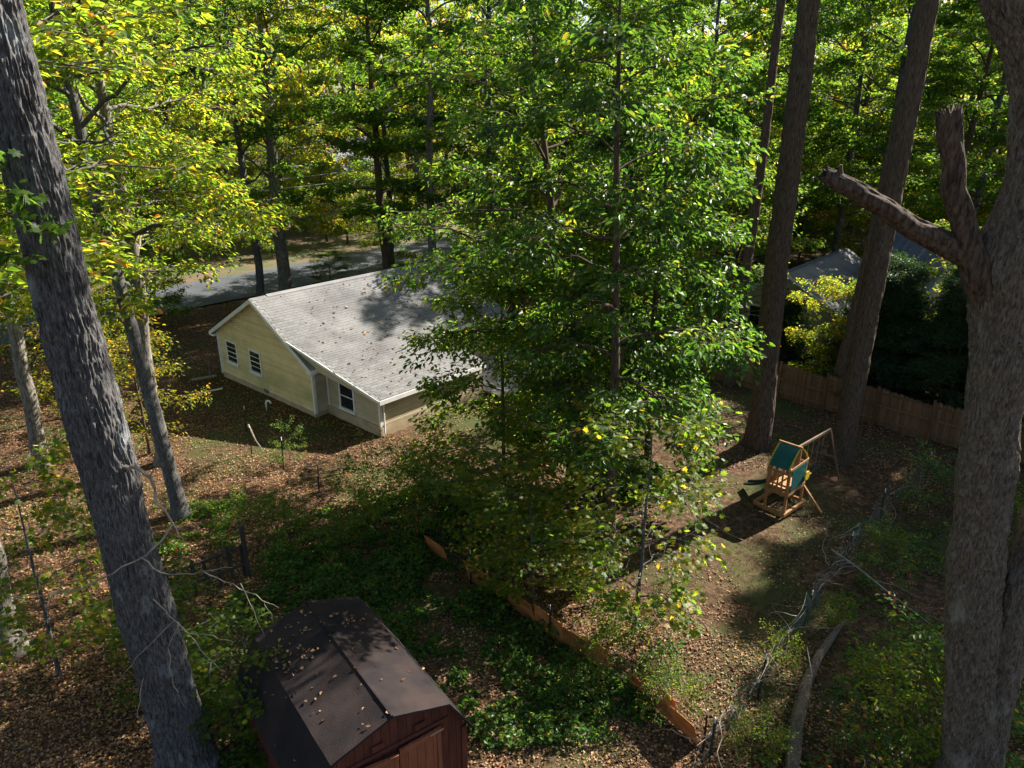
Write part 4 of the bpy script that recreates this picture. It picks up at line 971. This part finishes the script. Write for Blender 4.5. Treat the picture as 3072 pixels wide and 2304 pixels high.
pole_tree('poplar_tree', (10.9, 35.2), .5, .25, .15, 19, 'thin trunk at the left end of the stockade fence', 64, nth=48, nring=120)

# --- central green trees
def keep_c(p): return True
cA = tree_meshes('central_a', 'bark_brown', 'leaf_shiny', seed=71, H=17, r0=.17, cb=4.0, cr=3.1, nprim=30, nsec=8, ntw=7, nleaf=17, leaf=.205, shape='oval', prof='column', rise=.18, droop=.10, tint=(.34, .28), gap=.40, wr=.56, leaf_tilt=.55, path=[(0, 0, 0), (-.1, 0, 6), (-.35, .1, 12), (-.5, 0, 17)])  # darker leaf tint paints in the shade over this crown
plant_tree('hickory_tree', cA, (3.05, 20.1, 0), 0, label='dense dark green tree in the middle of the yard with a straight thin trunk')
cB = tree_meshes('central_b', 'bark_brown', 'leaf_green', seed=72, H=17.5, r0=.22, cb=3.8, cr=6.1, nprim=32, nsec=9, ntw=7, nleaf=18, leaf=.205, shape='oval', prof='column', rise=.30, droop=.05, tint=(.36, .28), gap=.42, wr=.56, leaf_tilt=.55, path=[(0, 0, 0), (-.2, 0, 5), (-.5, .1, 10), (-1.1, 0, 14), (-1.3, 0, 17.5)])  # leaf tint lowered here too, shade put into the leaf colour
plant_tree('hickory_tree', cB, (1.9, 27.2, 0), 0, label='wide green tree whose branches reach over the rear roof of the yellow house')
cC = tree_meshes('central_c', 'bark_brown', 'leaf_shiny', seed=73, H=13.5, r0=.14, cb=1.4, cr=2.6, nprim=28, nsec=7, ntw=6, nleaf=16, leaf=.23, shape='oval', prof='column', rise=.12, droop=.22, tint=(.40, .2), gap=.16, wr=.56)
plant_tree('magnolia_tree', cC, (4.9, 24.6, 0), 0, label='glossy leaved tree shining white on the right flank of the central thicket')
cD = tree_meshes('central_d', 'bark_brown', 'leaf_green', seed=74, H=8.0, r0=.08, cb=.6, cr=2.9, nprim=22, nsec=7, ntw=6, nleaf=16, leaf=.19, shape='oval', prof='round', rise=.25, droop=.05, tint=(.68, .24), gap=.3, wr=.54)
plant_tree('sapling_tree', cD, (-.3, 24.0, 0), .6, label='bushy young yellow green tree in front of the lean-to addition')
plant_tree('sapling_tree', cD, (2.0, 24.0, 0), 2.6, (.9, .9, 1.05), label='bushy young tree beside the straight central trunk')
cE = tree_meshes('central_e', 'bark_grey', 'leaf_green', seed=75, H=6.2, r0=.06, cb=.8, cr=1.5, nprim=14, nsec=5, ntw=4, nleaf=14, leaf=.15, shape='star', prof='column', rise=.3, tint=(.62, .22), gap=.3, wr=1)
plant_tree('maple_sapling', cE, (3.3, 16.6, 0), 0, label='slender maple sapling behind the rusty panel fence')

# --- left side trees
cL2 = tree_meshes('left_b', 'bark_grey', 'leaf_yellow', seed=81, H=22, r0=.25, cb=6.4, cr=5.6, nprim=30, nsec=9, ntw=7, nleaf=21, leaf=.18, shape='oval', prof='column', rise=.25, droop=.04, tint=(.36, .22), gap=.36, wr=.6, path=[(0, 0, 0), (-.6, .4, 5), (-1.3, .8, 11), (-1.7, 1.0, 22)], ksides=20)
plant_tree('maple_tree', cL2, (-11.46, 22.7, 0), 0, label='leaning grey maple just right of the huge left trunk')
cL3 = tree_meshes('left_c', 'bark_pale', 'leaf_yellow', seed=82, H=21, r0=.28, cb=7.5, cr=4.8, nprim=24, nsec=9, ntw=7, nleaf=20, leaf=.19, shape='diamond', prof='column', rise=.3, tint=(.36, .22), gap=.3, wr=.62, ksides=20)
plant_tree('maple_tree', cL3, (-13.8, 26.6, 0), 1, label='sunlit pale trunk behind the golden sapling left of the house')
plant_tree('maple_tree', cL3, (-18.4, 26.3, 0), 2.6, (1, 1, 1.05), label='pale sunlit trunk near the left edge of the picture')
plant_tree('maple_tree', cL3, (-13.05, 15.9, 0), 4.0, (1.25, 1.25, 1), label='stout trunk base cut by the lower left edge of the picture')
plant_tree('gold_tree', PT['gold'], (-14.7, 27.4, 0), 0, (.8, .8, .8), label='small golden leaved sapling left of the yellow gable')
plant_tree('gold_tree', PT['gold'], (-19.5, 31.5, 0), 2, (1.2, 1.2, 1.2), label='golden orange sapling by the road at the left edge')
plant_tree('gold_tree', PT['gold'], (-17.6, 29.4, 0), 4, (.7, .7, .8), label='low golden shrub tree at the foot of the pale trunk')
# --- trees along the road
cR = tree_meshes('road_tree', 'bark_pale', 'leaf_yellow', seed=91, H=24, r0=.46, cb=4.2, cr=6.4, nprim=28, nsec=9, ntw=7, nleaf=21, leaf=.23, prof='column', rise=.7, droop=.25, tint=(.55, .2), gap=.3, ksides=16)
plant_tree('roadside_tree', cR, (-16.1, 52.6, 0), 0, label='pale forked roadside tree with bright yellow green lower boughs behind the house')
plant_tree('roadside_tree', PT['tall_b'], (-17.3, 50.4, 0), 1.4, (.9, .9, .95), label='dark trunk beside the pale forked roadside tree')
plant_tree('roadside_tree', PT['tall_a'], (-25.5, 40.5, 0), .5, (1, 1, .95), label='roadside tree with green yellow crown at the far left beside the road')
plant_tree('roadside_tree', PT['tall_b'], (-22.8, 33.2, 0), 3.1, (.9, .9, .85), label='green leafy tree between the golden saplings and the road')
plant_tree('roadside_tree', PT['tall_a'], (-8.8, 53.0, 0), 4.4, (.95, .95, .9), label='yellow green tree rising above the right end of the roof ridge')
plant_tree('shrub', PT['under_a'], (-13.6, 55.3, 0), 2, (.45, .45, .28), label='low green shrub at the road edge above the roof ridge', cat='shrub')
plant_tree('understorey_tree', PT['under_a'], (-22.2, 44.6, 0), 2.2, (.75, .75, .75), label='small green tree screening the left part of the road')
plant_tree('understorey_tree', PT['under_b'], (-27.0, 46.0, 0), 3.2, (.9, .9, .8), label='small yellow green tree at the road far left')
plant_tree('understorey_tree', PT['under_a'], (-11.0, 64.0, 0), 1.2, (.9, .9, .8), label='small green tree on the far verge right of the forked tree')
plant_tree('red_shrub', PT['gold'], (-16.0, 73.0, 0), 1, (1.5, 1.5, .85), label='reddish bushy tree on the lawn across the road', cat='tree')

# --- the wood around
rng = np.random.default_rng(77)
placed = [(-16.1, 52.6), (-17.3, 50.4), (-25.5, 40.5), (1.9, 27.2), (5.9, 25)]
def blocked(x, y):
    p = np.array([x, y]); q = p - np.array([-20.9, 50.25]); w = q @ nrm; s_ = q @ rv
    if -1.5 < w < 9: return True                                          # road
    h = p - np.array([-14.87, 36.48]); a, b = h @ gv, h @ rv
    if -3 < a < 15 and -4 < b < 16: return True                           # house and patio
    n_ = p - np.array([15.2, 41.0]); a, b = n_ @ gv, n_ @ rv
    if -5 < a < 14 and -3 < b < 14: return True                           # neighbour
    if -15 < w < 0 and -22 < s_ < 10: return True                        # front yard
    if 9 < w < 17 and -6 < s_ < 10: return True                          # open lawn across the road
    if (x + 22.5) ** 2 + (y - 97) ** 2 < 100: return True
    return False
HD = np.array([math.sin(SUN_AZ), math.cos(SUN_AZ)]); TEL = math.tan(SUN_EL)
OPEN = [(-9.5, 36, 4), (-8, 33.5, 3), (-6.2, 31.5, 2.3), (-11, 37.5, 4.5), (-17, 24, 0), (-15, 20.5, 0), (-19, 27, 0), (-20, 21, 0), (-12.5, 17, 0), (-15, 50, 7), (-18, 68, 0), (-13.5, 26.5, 3), (6.5, 21, 0), (4.5, 16.5, 0), (5.5, 22, 0), (7.2, 23, 0), (6.5, 24, 0), (3.2, 18, 0), (-.2, 12.6, 0), (4.4, 14.4, 0), (0, 17.6, .5), (-1, 12, 2.7), (-3, 14, 2.7), (-10, 13, 0), (-12, 15, 0), (-14, 18, 0), (-9, 15, 0), (-6.9, 12.1, 8), (-7.2, 12.1, 13), (-7, 35, 3.5), (-5, 33, 2.2), (-10, 34.5, 4), (18, 58, 11), (26, 56, 11), (34, 60, 12), (30, 46, 9), (8, 55, 10), (-20, 60, 9), (-30, 60, 12)]
def shades_open(x, y, H, cb, cr):
    """would this crown take the sun from the places that lie in the sun?"""
    for (tx, ty, tz) in OPEN:
        q = np.array([x - tx, y - ty]); t = q @ HD; lat = abs(q[0] * HD[1] - q[1] * HD[0]); h = tz + t * TEL
        if t > 0 and lat < cr * .9 and cb - 1 < h < H: return True
    return False
DIM = {'tall_a': (25, 6, 5.4), 'tall_b': (24, 5, 5.2), 'tall_c': (27, 9, 5.8), 'under_a': (9.5, 1, 3.2), 'under_b': (8, .8, 3.0)}
LOOK = {'tall_a': 'tall yellow green tree', 'tall_b': 'tall green tree', 'tall_c': 'tall pale trunked tree', 'under_a': 'small green understorey tree', 'under_b': 'small yellow green understorey tree'}
FOREST = []; SEEDS = (11, 12, 13, 14)
def scatter(n, y0, y1, mind, kinds, where, group, smin=.85, smax=1.15, xr=None, tries=6000, name='forest_tree', sunny=True, seed=1):
    c = 0; rng = np.random.default_rng(seed)
    for _ in range(tries):
        if c >= n: break
        y = rng.uniform(y0, y1); x = rng.uniform(*xr) if xr else rng.uniform(-.76, .76) * y
        if blocked(x, y) or any((x - a) ** 2 + (y - b) ** 2 < mind ** 2 for a, b in placed): continue
        k = kinds[rng.integers(len(kinds))]; s = rng.uniform(smin, smax); H_, cb_, cr_ = DIM[k]
        if sunny and shades_open(x, y, H_ * s, cb_ * s, cr_ * s): continue
        placed.append((x, y)); o = plant_tree(name, PT[k], (x, y, 0), rng.uniform(0, 6.28), (s, s, s * rng.uniform(.92, 1.1)), 'x', 'tree', group)
        FOREST.append((o, k, where, x / y)); c += 1
    return c
n1 = scatter(22, 41, 62, 4.6, ['tall_a', 'tall_b', 'tall_c', 'tall_b'], 'close behind the houses', 'trees close behind the houses', seed=SEEDS[0])
n2 = scatter(42, 62, 100, 4.8, ['tall_a', 'tall_b', 'tall_c', 'tall_c'], 'in the background wood', 'trees of the background wood', seed=SEEDS[1])
n3 = scatter(56, 38, 95, 2.8, ['under_a', 'under_b', 'under_a'], 'under the tall crowns', 'understorey trees', .8, 1.35, name='understorey_tree', seed=SEEDS[2])
n4 = scatter(9, 23, 44, 4.4, ['tall_a', 'tall_b'], 'right of the wooden fence', 'trees right of the fence', xr=(18, 40), seed=SEEDS[3])
print('forest', n1, n2, n3, n4)
ORD = ['first', 'second', 'third', 'fourth', 'fifth', 'sixth', 'seventh', 'eighth', 'ninth', 'tenth', 'eleventh', 'twelfth', 'thirteenth', 'fourteenth', 'fifteenth', 'sixteenth', 'seventeenth', 'eighteenth', 'nineteenth', 'twentieth']
def ordinal(i): return ORD[i] if i < 20 else 'twenty ' + ORD[i - 20] if i < 29 else 'thirtieth' if i == 29 else 'thirty ' + ORD[i - 30]
for key in sorted({(k, w) for _, k, w, _ in FOREST}):
    lst = sorted([f for f in FOREST if (f[1], f[2]) == key], key=lambda f: f[3])
    for i, (o, k, w, _) in enumerate(lst): o['label'] = '%s %s, %s from left' % (LOOK[k], w, ordinal(i))

# --- distant wood closing the view
def distant_wood():
    rg = np.random.default_rng(101); n = 100000
    y = rg.uniform(102, 165, n); cx = rg.uniform(-.85, .85, n) * y
    # gather leaves in crowns
    nc = 330; cyy = rg.uniform(104, 160, nc); cxx = rg.uniform(-.85, .85, nc) * cyy; cz = rg.uniform(4, 23, nc); crr = rg.uniform(4, 6.5, nc)
    i = rg.integers(0, nc, n); u = unit(rg, n) * (rg.random((n, 1)) ** .4) * crr[i][:, None]; u[:, 2] *= 1.35
    P = np.stack([cxx[i], cyy[i], cz[i]], 1) + u; P[:, 2] = np.abs(P[:, 2]) + .3
    tint = np.clip(rg.normal(.5, .22, n) + (rg.random(nc)[i] - .5) * .4, 0, 1)
    V, F, t = leaf_arrays(P, unit(rg, n), np.array([0, 0, 1.0]) + rg.normal(size=(n, 3)) * .8, rg.uniform(.6, 1.15, n), .75, tint, 'diamond')
    root = link('distant_wood', mesh_np('distant_wood', V, F, M['leaf_yellow'], False, {'tint': t})); tag(root, kind='stuff')
    VV, FF, nv = [], [], 0
    for k in range(140):
        yy = rg.uniform(100, 150); xx = rg.uniform(-.8, .8) * yy; v, f = tube(np.array([[xx, yy, -.2], [xx + rg.normal() * .3, yy, 9], [xx + rg.normal(), yy, 20]]), np.array([.35, .26, .1]), 6); VV.append(v); FF.append(f + nv); nv += len(v)
    tag(link('distant_trunks', mesh_np('distant_trunks', np.concatenate(VV), np.concatenate(FF), M['bark_grey'], True)), kind='stuff')
distant_wood()

# --- evergreens and shrubs beyond and along the stockade fence
for i, (x, y, sc, lab) in enumerate(((17.2, 33.0, 1.0, 'dark feathery cedar behind the stockade fence next to the slim trunk'), (19.6, 31.0, .95, 'dark cedar behind the middle of the right fence panels'),
        (22.2, 29.4, 1.0, 'dark cedar at the right end of the fence beside the broken oak'), (14.2, 37.6, .62, 'low dark cedar bush against the tan house wall'), (21.5, 33.5, 1.15, 'tall dark cedar in front of the blue grey roof'), (12.9, 36.2, .4, 'smallest dark cedar bush just over the fence'))):
    plant_tree('cedar_tree', PT['cedar'], (x, y, 0), i * 1.3, (sc * 1.1, sc * 1.1, sc), label=lab)
plant_tree('young_maple', PT['under_b'], (15.6, 34.0, 0), .4, (.62, .62, .7), label='yellow and orange young tree between the fence trunks')
plant_tree('young_maple', PT['under_a'], (21.0, 26.9, 0), 1.4, (.7, .7, .5), label='spreading green young tree at the right end of the fence')
plant_tree('cedar_tree', PT['cedar'], (18.6, 35.9, 0), 2.4, (1.15, 1.15, 1.0), label='dark cedar touching the tan neighbour house wall')
plant_tree('young_maple', PT['under_a'], (23.6, 36.4, 0), .9, (.9, .9, .8), label='green young tree covering the right end of the blue grey roof')
SHR = [(14.9, 22.6, .9, 'sunlit glossy bush at the far end of the wire fence'), (15.9, 20.9, .8, 'yellowing bush beside the broken oak'), (8.3, 13.2, .66, 'dusky green bush in the lower right corner'), (7.6, 11.9, .5, 'bush with low leaves at the bottom edge right of the log'),
       (9.5, 14.3, .62, 'bush in front of the broken oak trunk'), (8.55, 12.3, .95, 'leafy bush hugging the left foot of the broken oak'), (9.7, 12.6, .9, 'leafy bush hugging the rear foot of the broken oak'), (6.75, 15.0, .38, 'small bright sapling bush between the wire fence and the log'), (5.35, 12.5, .42, 'small bright bush at the near end of the wire fence'), (10.9, 18.6, .5, 'low fern like bush by the leaning fence posts'),
       (11.8, 20.2, .4, 'low green bush where the wire fence sags'), (8.9, 16.8, .32, 'little bush at the upper end of the log'),
       (-5.2, 22.6, .7, 'bush left of the young central trees'), (-3.2, 23.4, .8, 'bush below the lean-to wall'), (-3.7, 21.3, .85, 'bush at the upper end of the rusty panel fence'), (-1.9, 21.6, .95, 'bush at the foot of the young yellow green tree'),
       (-8.7, 20.9, .62, 'feathery bright green bush behind the broken pickets'), (-7.1, 20.7, .6, 'light green bush right above the broken picket fence'), (.4, 20.8, .7, 'bush on the yard side of the rusty panels'), (2.0, 19.2, .6, 'small bush near the straight central trunk'),
       (-5.4, 20.2, .55, 'low bush between the shed and the thicket'), (3.3, 14.9, .6, 'bush overgrowing the lower rusty panels'), (2.5, 15.6, .6, 'leafy bush hiding the middle of the rusty fence'), (3.7, 13.7, .5, 'small bush near the last rusty panel'), (-8.8, 26.7, .42, 'dry pale vine bush by the garden stakes'),
       (1.7, 14.3, .4, 'low bush in front of the rusty panels')]
for i, (x, y, sc, lab) in enumerate(SHR):
    plant_tree('bush', PT['shrub' if i % 3 else 'shrub_b'], (x, y, 0), i * 1.7, (sc, sc, sc * (.85 + .3 * ((i * 7) % 5) / 5)), label=lab, cat='bush', parts=('stems', 'foliage'))
plant_tree('red_bush', tree_meshes('red_bush', 'bark_brown', 'leaf_red', seed=19, H=1.3, r0=.02, cb=.1, cr=.7, nprim=7, nsec=3, ntw=3, nleaf=6, leaf=.12, shape='oval', tint=(.35, .3), rise=.8, flare=0, tw_len=(.15, .35)), (7.1, 11.3, 0), 0, label='small bush with dull red leaves at the bottom right', cat='bush', parts=('stems', 'foliage'))
plant_tree('maple_sapling', cE, (-11.3, 14.9, 0), 1, (.85, .85, .95), label='maple sapling with big dark leaves at the left edge')
plant_tree('maple_sapling', cE, (-8.3, 14.4, 0), 2, (.6, .6, .5), label='small maple sapling left of the huge trunk base')
plant_tree('maple_sapling', cE, (-5.75, 13.1, 0), 3, (.75, .75, .42), label='low maple sapling between the huge trunk and the shed')
plant_tree('maple_sapling', cE, (.6, 17.9, 0), 4, (.8, .8, .55), label='maple sapling with yellowing leaves just behind the rusty panels')
plant_tree('maple_sapling', cE, (-.4, 19.9, 0), 5, (.9, .9, .65), label='maple sapling at the first white tipped post')

# ------------------------------------------------------------------ forest floor
def inside(px, py, poly):
    c = np.zeros(len(px), bool); j = len(poly) - 1
    for i in range(len(poly)):
        xi, yi = poly[i]; xj, yj = poly[j]
        c ^= ((yi > py) != (yj > py)) & (px < (xj - xi) * (py - yi) / (yj - yi + 1e-12) + xi); j = i
    return c
def gz(x, y): return .05 * np.sin(x * .31 + 1.2) * np.cos(y * .27) + .03 * np.sin(x * .9 + y * .7) - .06
def footprints(x, y):
    q = np.stack([x + 14.87, y - 36.48], 1); a, b = q @ gv, q @ rv
    h = (a > -.05) & (a < 8.2) & (b > -.05) & (b < 12) | (a > 8) & (a < 12) & (b > .6) & (b < 7)
    az = R(-35.8); q = np.stack([x + 2.19, y - 10.63], 1); yy = q[:, 0] * math.sin(az) + q[:, 1] * math.cos(az); xx = q[:, 0] * math.cos(az) - q[:, 1] * math.sin(az)
    return h | ((abs(xx) < 1.65) & (yy > .1) & (yy < 4.05))
def litter():
    rg = np.random.default_rng(55); n = 350000
    y = 8.5 + 46 * rg.random(n) ** 1.35; x = rg.uniform(-.80, .80, n) * (y + 3)
    dens = vn2(x, y, 3.1, 1) * .6 + vn2(x, y, .8, 2) * .5
    dens += .25 * (x < -5) - .12 * ((x > 2) & (x < 14) & (y > 14) & (y < 30))
    ok = (dens > .36 + .36 * rg.random(n)) & ~footprints(x, y); x, y = x[ok], y[ok]; n = len(x)
    q = np.stack([x + 20.9, y - 50.25], 1) @ nrm; ok = q < 0; x, y = x[ok], y[ok]; n = len(x)
    P = np.stack([x, y, gz(x, y) + .012 + .03 * rg.random(n)], 1)
    a = rg.uniform(0, 6.28, n); D = np.stack([np.cos(a), np.sin(a), rg.normal(size=n) * .25], 1)
    tint = np.clip(rg.beta(1.8, 2.3, n) + .18 * (x < -6) * rg.random(n) + .25 * (vn2(x, y, 1.7, 31) - .5), 0, 1)
    V, F, t = leaf_arrays(P, D, np.array([0, 0, 1.0]) + rg.normal(size=(n, 3)) * .38, rg.uniform(.035, .10, n), .75, tint, 'diamond')
    tag(link('leaf_litter', mesh_np('leaf_litter', V, F, M['litter'], False, {'tint': t})), kind='stuff')
def vn2(x, y, cell, seed):
    rg = np.random.default_rng(seed); g = rg.random((128, 128)); a = (x / cell) % 127; b = (y / cell) % 127
    i = a.astype(int); j = b.astype(int); f = a - i; h = b - j; f = f * f * (3 - 2 * f); h = h * h * (3 - 2 * h)
    return (g[i, j] * (1 - f) + g[(i + 1) % 128, j] * f) * (1 - h) + (g[i, (j + 1) % 128] * (1 - f) + g[(i + 1) % 128, (j + 1) % 128] * f) * h
litter()
def grass():
    rg = np.random.default_rng(56); n = 90000
    y = 9 + 34 * rg.random(n) ** 1.2; x = rg.uniform(-.78, .72, n) * (y + 3)
    d = vn2(x, y, 2.6, 7) * .65 + vn2(x, y, .7, 8) * .45
    d += .10 * ((x > 3) & (x < 15)) - .08 * (x < -6)
    ok = (d > .60 + .18 * rg.random(n)) & ~footprints(x, y); x, y = x[ok], y[ok]; n = len(x)
    P = np.stack([x, y, gz(x, y)], 1); D = np.array([0, 0, 1.0]) + rg.normal(size=(n, 3)) * .55; D[:, 2] = np.abs(D[:, 2])
    V, F, t = leaf_arrays(P, D, rg.normal(size=(n, 3)) + np.array([0, -1, .3]), rg.uniform(.05, .14, n), .16, np.clip(rg.normal(.5, .25, n), 0, 1), 'diamond')
    tag(link('grass', mesh_np('grass', V, F, M['grass'], False, {'tint': t})), kind='stuff')
grass()
def ground_cover(name, poly, n, hmax, seed, leaf=.11, thr=.35, tint=(.5, .24)):
    rg = np.random.default_rng(seed); P_ = np.array(poly); lo, hi = P_.min(0), P_.max(0)
    x = rg.uniform(lo[0], hi[0], n); y = rg.uniform(lo[1], hi[1], n); d = vn2(x, y, 1.1, seed + 1) * .6 + vn2(x, y, .35, seed + 2) * .4
    ok = inside(x, y, poly) & (d > thr) & ~footprints(x, y); x, y, d = x[ok], y[ok], d[ok]; m = len(x)
    z = gz(x, y) + .03 + (d - thr) / (1 - thr) * hmax * rg.random(m) ** .6 * 1.3
    a = rg.uniform(0, 6.28, m); D = np.stack([np.cos(a), np.sin(a), rg.normal(size=m) * .4 - .1], 1)
    V, F, t = leaf_arrays(np.stack([x, y, z], 1), D, np.array([0, 0, 1.0]) + rg.normal(size=(m, 3)) * .55, leaf * rg.uniform(.6, 1.3, m), .8, np.clip(rg.normal(tint[0], tint[1], m), 0, 1), 'oval')
    tag(link(name, mesh_np(name, V, F, M['leaf_ivy'], False, {'tint': t})), kind='stuff')
ground_cover('ivy', [(-8.2, 17.2), (-7.6, 20.5), (-5, 22.4), (-2.4, 20.4), (1.3, 16.2), (2.9, 14.6), (3.4, 13.6), (2.2, 12.9), (1.2, 12.8), (-.5, 12.6), (-2.6, 14.6), (-4.8, 15.6), (-6.2, 15.2)], 42000, .55, 201)
ground_cover('undergrowth', [(4.6, 11.2), (6.2, 14.2), (8.2, 16.6), (10.6, 19.6), (13.6, 22.3), (16, 22), (13, 16), (11, 11), (8, 9.6)], 13000, .24, 205, thr=.52, tint=(.45, .28))
ground_cover('undergrowth', [(-8, 21), (-7, 22.8), (-5, 24), (-1, 25), (2.5, 24), (2.5, 20.5), (-2, 20.6), (-4.8, 22.5)], 20000, .35, 209, thr=.45)
ground_cover('undergrowth', [(-7.6, 11), (-7.4, 13.8), (-6.2, 15.2), (-4.6, 14.0), (-4.4, 11.2), (-5.2, 10)], 6000, .4, 213, thr=.4)
ground_cover('undergrowth', [(-13, 20), (-12.5, 23.5), (-9.5, 23.8), (-9, 20.5)], 6000, .22, 216, thr=.5)

# --- fallen log, dropped branches
V, F = furrowed([(5.75, 11.5, .12), (6.45, 13.1, .2), (7.1, 14.35, .26), (7.8, 15.35, .22), (8.5, 16.2, .16), (9.1, 16.9, .1)], [.13, .125, .12, .10, .08, .05], 301, nth=48, nring=140, depth=.05, cells=12, zcell=.6, lump=.10, endcap=True)
tag(link('fallen_log', mesh_mixed('fallen_log', V, F, M['bark_oak'])), 'pale weathered fallen log lying beside the wire fence', 'log')
def stick(name, pts, r, lab, forks=()):
    m = MB(); m.tube(pts, list(np.linspace(r, r * .3, len(pts))), 5)
    for p in forks: m.tube(p, list(np.linspace(r * .5, r * .15, len(p))), 4)
    tag(m.build(name, M['stick']), lab, 'branch')
stick('fallen_branch', [(9.5, 19.1, .9), (10.0, 18.4, .75), (10.7, 17.5, .4), (11.4, 16.6, .1)], .035, 'thin dead branch leaning off the wire fence toward the log', [[(10.3, 18.0, .58), (10.9, 17.9, .5), (11.5, 17.6, .3)]])
stick('fallen_branch', [(7.1, 14.3, .5), (7.0, 13.9, .85), (7.1, 14.6, 1.1)], .03, 'splintered stub sticking up from the log')
stick('fallen_branch', [(2.0, 17.9, .05), (2.5, 17.3, .07), (3.0, 16.7, .05)], .04, 'pale stick on sunlit leaves behind the rusty panels', [[(2.4, 17.4, .07), (2.9, 17.4, .06)]])
stick('fallen_branch', [(6.6, 22.2, .04), (7.1, 21.3, .06), (7.8, 20.6, .05)], .022, 'thin curved stick on the dark ground left of the play tower')
stick('fallen_branch', [(4.6, 17.8, .04), (5.2, 16.9, .06), (5.5, 16.0, .05)], .022, 'thin stick on the yard right of the maple sapling', [[(5.1, 17.1, .06), (5.6, 16.9, .05)]])
stick('fallen_branch', [(-.5, 20.0, .1), (.6, 19.6, .16), (1.6, 19.5, .12)], .07, 'thick grey branch on the ground behind the upper rusty panels')
stick('fallen_branch', [(-8.0, 26.2, .05), (-7.2, 25.9, .06), (-6.4, 26.0, .05)], .02, 'thin stick on the leaves below the lean-to corner')
stick('fallen_branch', [(-10.6, 27.6, 1.15), (-10.2, 27.1, .7), (-9.7, 26.6, .35)], .04, 'broken pale board leaning by the garden stakes')

# --- leaves lying on the roofs
def roof_leaves():
    rg = np.random.default_rng(61); mid, zr, xe, ze, xb, zb, xe2, ze2, ya0, ya1 = HR; c, s_ = math.cos(-HAZ), math.sin(-HAZ); pts = []
    for k in range(240):
        if k < 120: x = rg.uniform(mid + .2, xe); y = rg.uniform(0, 11.5); z = zr + (ze - zr) * (x - mid) / (xe - mid)
        else: x = rg.uniform(xb + .2, xe2); y = rg.uniform(ya0, ya1); z = 0
        if x > xb and ya0 < y < ya1: z = zb + .02 + (ze2 - zb) * (x - xb) / (xe2 - xb)
        elif x > xb + 1.9: continue
        pts.append((-14.87 + c * x - s_ * y, 36.48 + s_ * x + c * y, z + .035))
    P = np.array(pts); n = len(P); a = rg.uniform(0, 6.28, n)
    V, F, t = leaf_arrays(P, np.stack([np.cos(a), np.sin(a), rg.normal(size=n) * .3 + .1], 1), np.array([0, 0, 1.0]) + rg.normal(size=(n, 3)) * .5, rg.uniform(.07, .17, n), .75, np.clip(rg.beta(1.6, 1.1, n), 0, 1), 'diamond')
    tag(link('fallen_leaves', mesh_np('roof_leaves', V, F, M['litter'], False, {'tint': t})), kind='stuff')
    az = R(-35.8); pts = []
    for cx, cy, ns, sp in ((-1.1, 2.9, 26, .22), (-.95, 3.3, 22, .2), (-.6, 2.6, 18, .2), (.5, 3.2, 22, .22), (-.2, 3.6, 16, .25), (-.9, 1.9, 8, .3), (.1, 1.2, 14, .9), (-.6, 2.2, 24, 1.0)):
        for k in range(ns):
            x = np.clip(cx + rg.normal() * sp, -1.7, 1.7); y = np.clip(cy + rg.normal() * sp, .1, 4.0); z = np.interp(x, [p[0] for p in SHED_PROF], [p[1] for p in SHED_PROF]) - .03 * math.sin(math.pi * y / SHED_L)
            pts.append((-2.19 + x * math.cos(az) + y * math.sin(az), 10.63 - x * math.sin(az) + y * math.cos(az), z + .03))
    P = np.array(pts); n = len(P); a = rg.uniform(0, 6.28, n)
    V, F, t = leaf_arrays(P, np.stack([np.cos(a), np.sin(a), rg.normal(size=n) * .2], 1), np.array([-.2, 0, 1.0]) + rg.normal(size=(n, 3)) * .4, rg.uniform(.05, .12, n), .7, np.clip(rg.beta(1.8, 1.8, n), 0, 1), 'diamond')
    tag(link('fallen_leaves', mesh_np('shed_leaves', V, F, M['litter'], False, {'tint': t})), kind='stuff')
roof_leaves()

# --- utility poles and overhead cables along the road
def pole(loc, lab):
    root = empty('utility_pole', loc); tag(root, lab, 'pole')
    MB().tube([(0, 0, -.3), (0, 0, 12.5)], [.17, .12], 10).build('shaft', M['old_wood'], root)
    MB().bar((-1.1, 0, 11.6), (1.1, 0, 11.6), .1, .12).build('cross_arm', M['old_wood'], root)
    for x in (-1.0, -.4, .4, 1.0): MB().tube([(x, 0, 11.66), (x, 0, 11.82)], [.05, .03], 6).build('insulator', M['white_paint'], root)
pole((-36.5, 47.5, 0), 'wooden utility pole beyond the left edge by the road'); pole((2.5, 66.5, 0), 'wooden utility pole hidden behind the central trees')
for i, (za, zb_, off) in enumerate(((9.0, 11.7, 0), (8.2, 11.2, .3), (6.9, 9.6, .1), (6.3, 8.8, .4), (5.6, 8.0, .2))):
    a = Vector((-36.5, 47.5 + off, za)); b = Vector((2.5, 66.5 + off, zb_)); pts = []
    for k in range(25):
        t = k / 24; p = a.lerp(b, t); p.z -= 1.0 * 4 * t * (1 - t) * .5; pts.append(p)
    tag(MB().tube(pts, .03, 5).build('overhead_cable', M['cable']), '%s overhead cable over the road behind the house' % ['topmost', 'second highest', 'middle', 'second lowest', 'lowest'][i], 'cable', 'overhead cables')
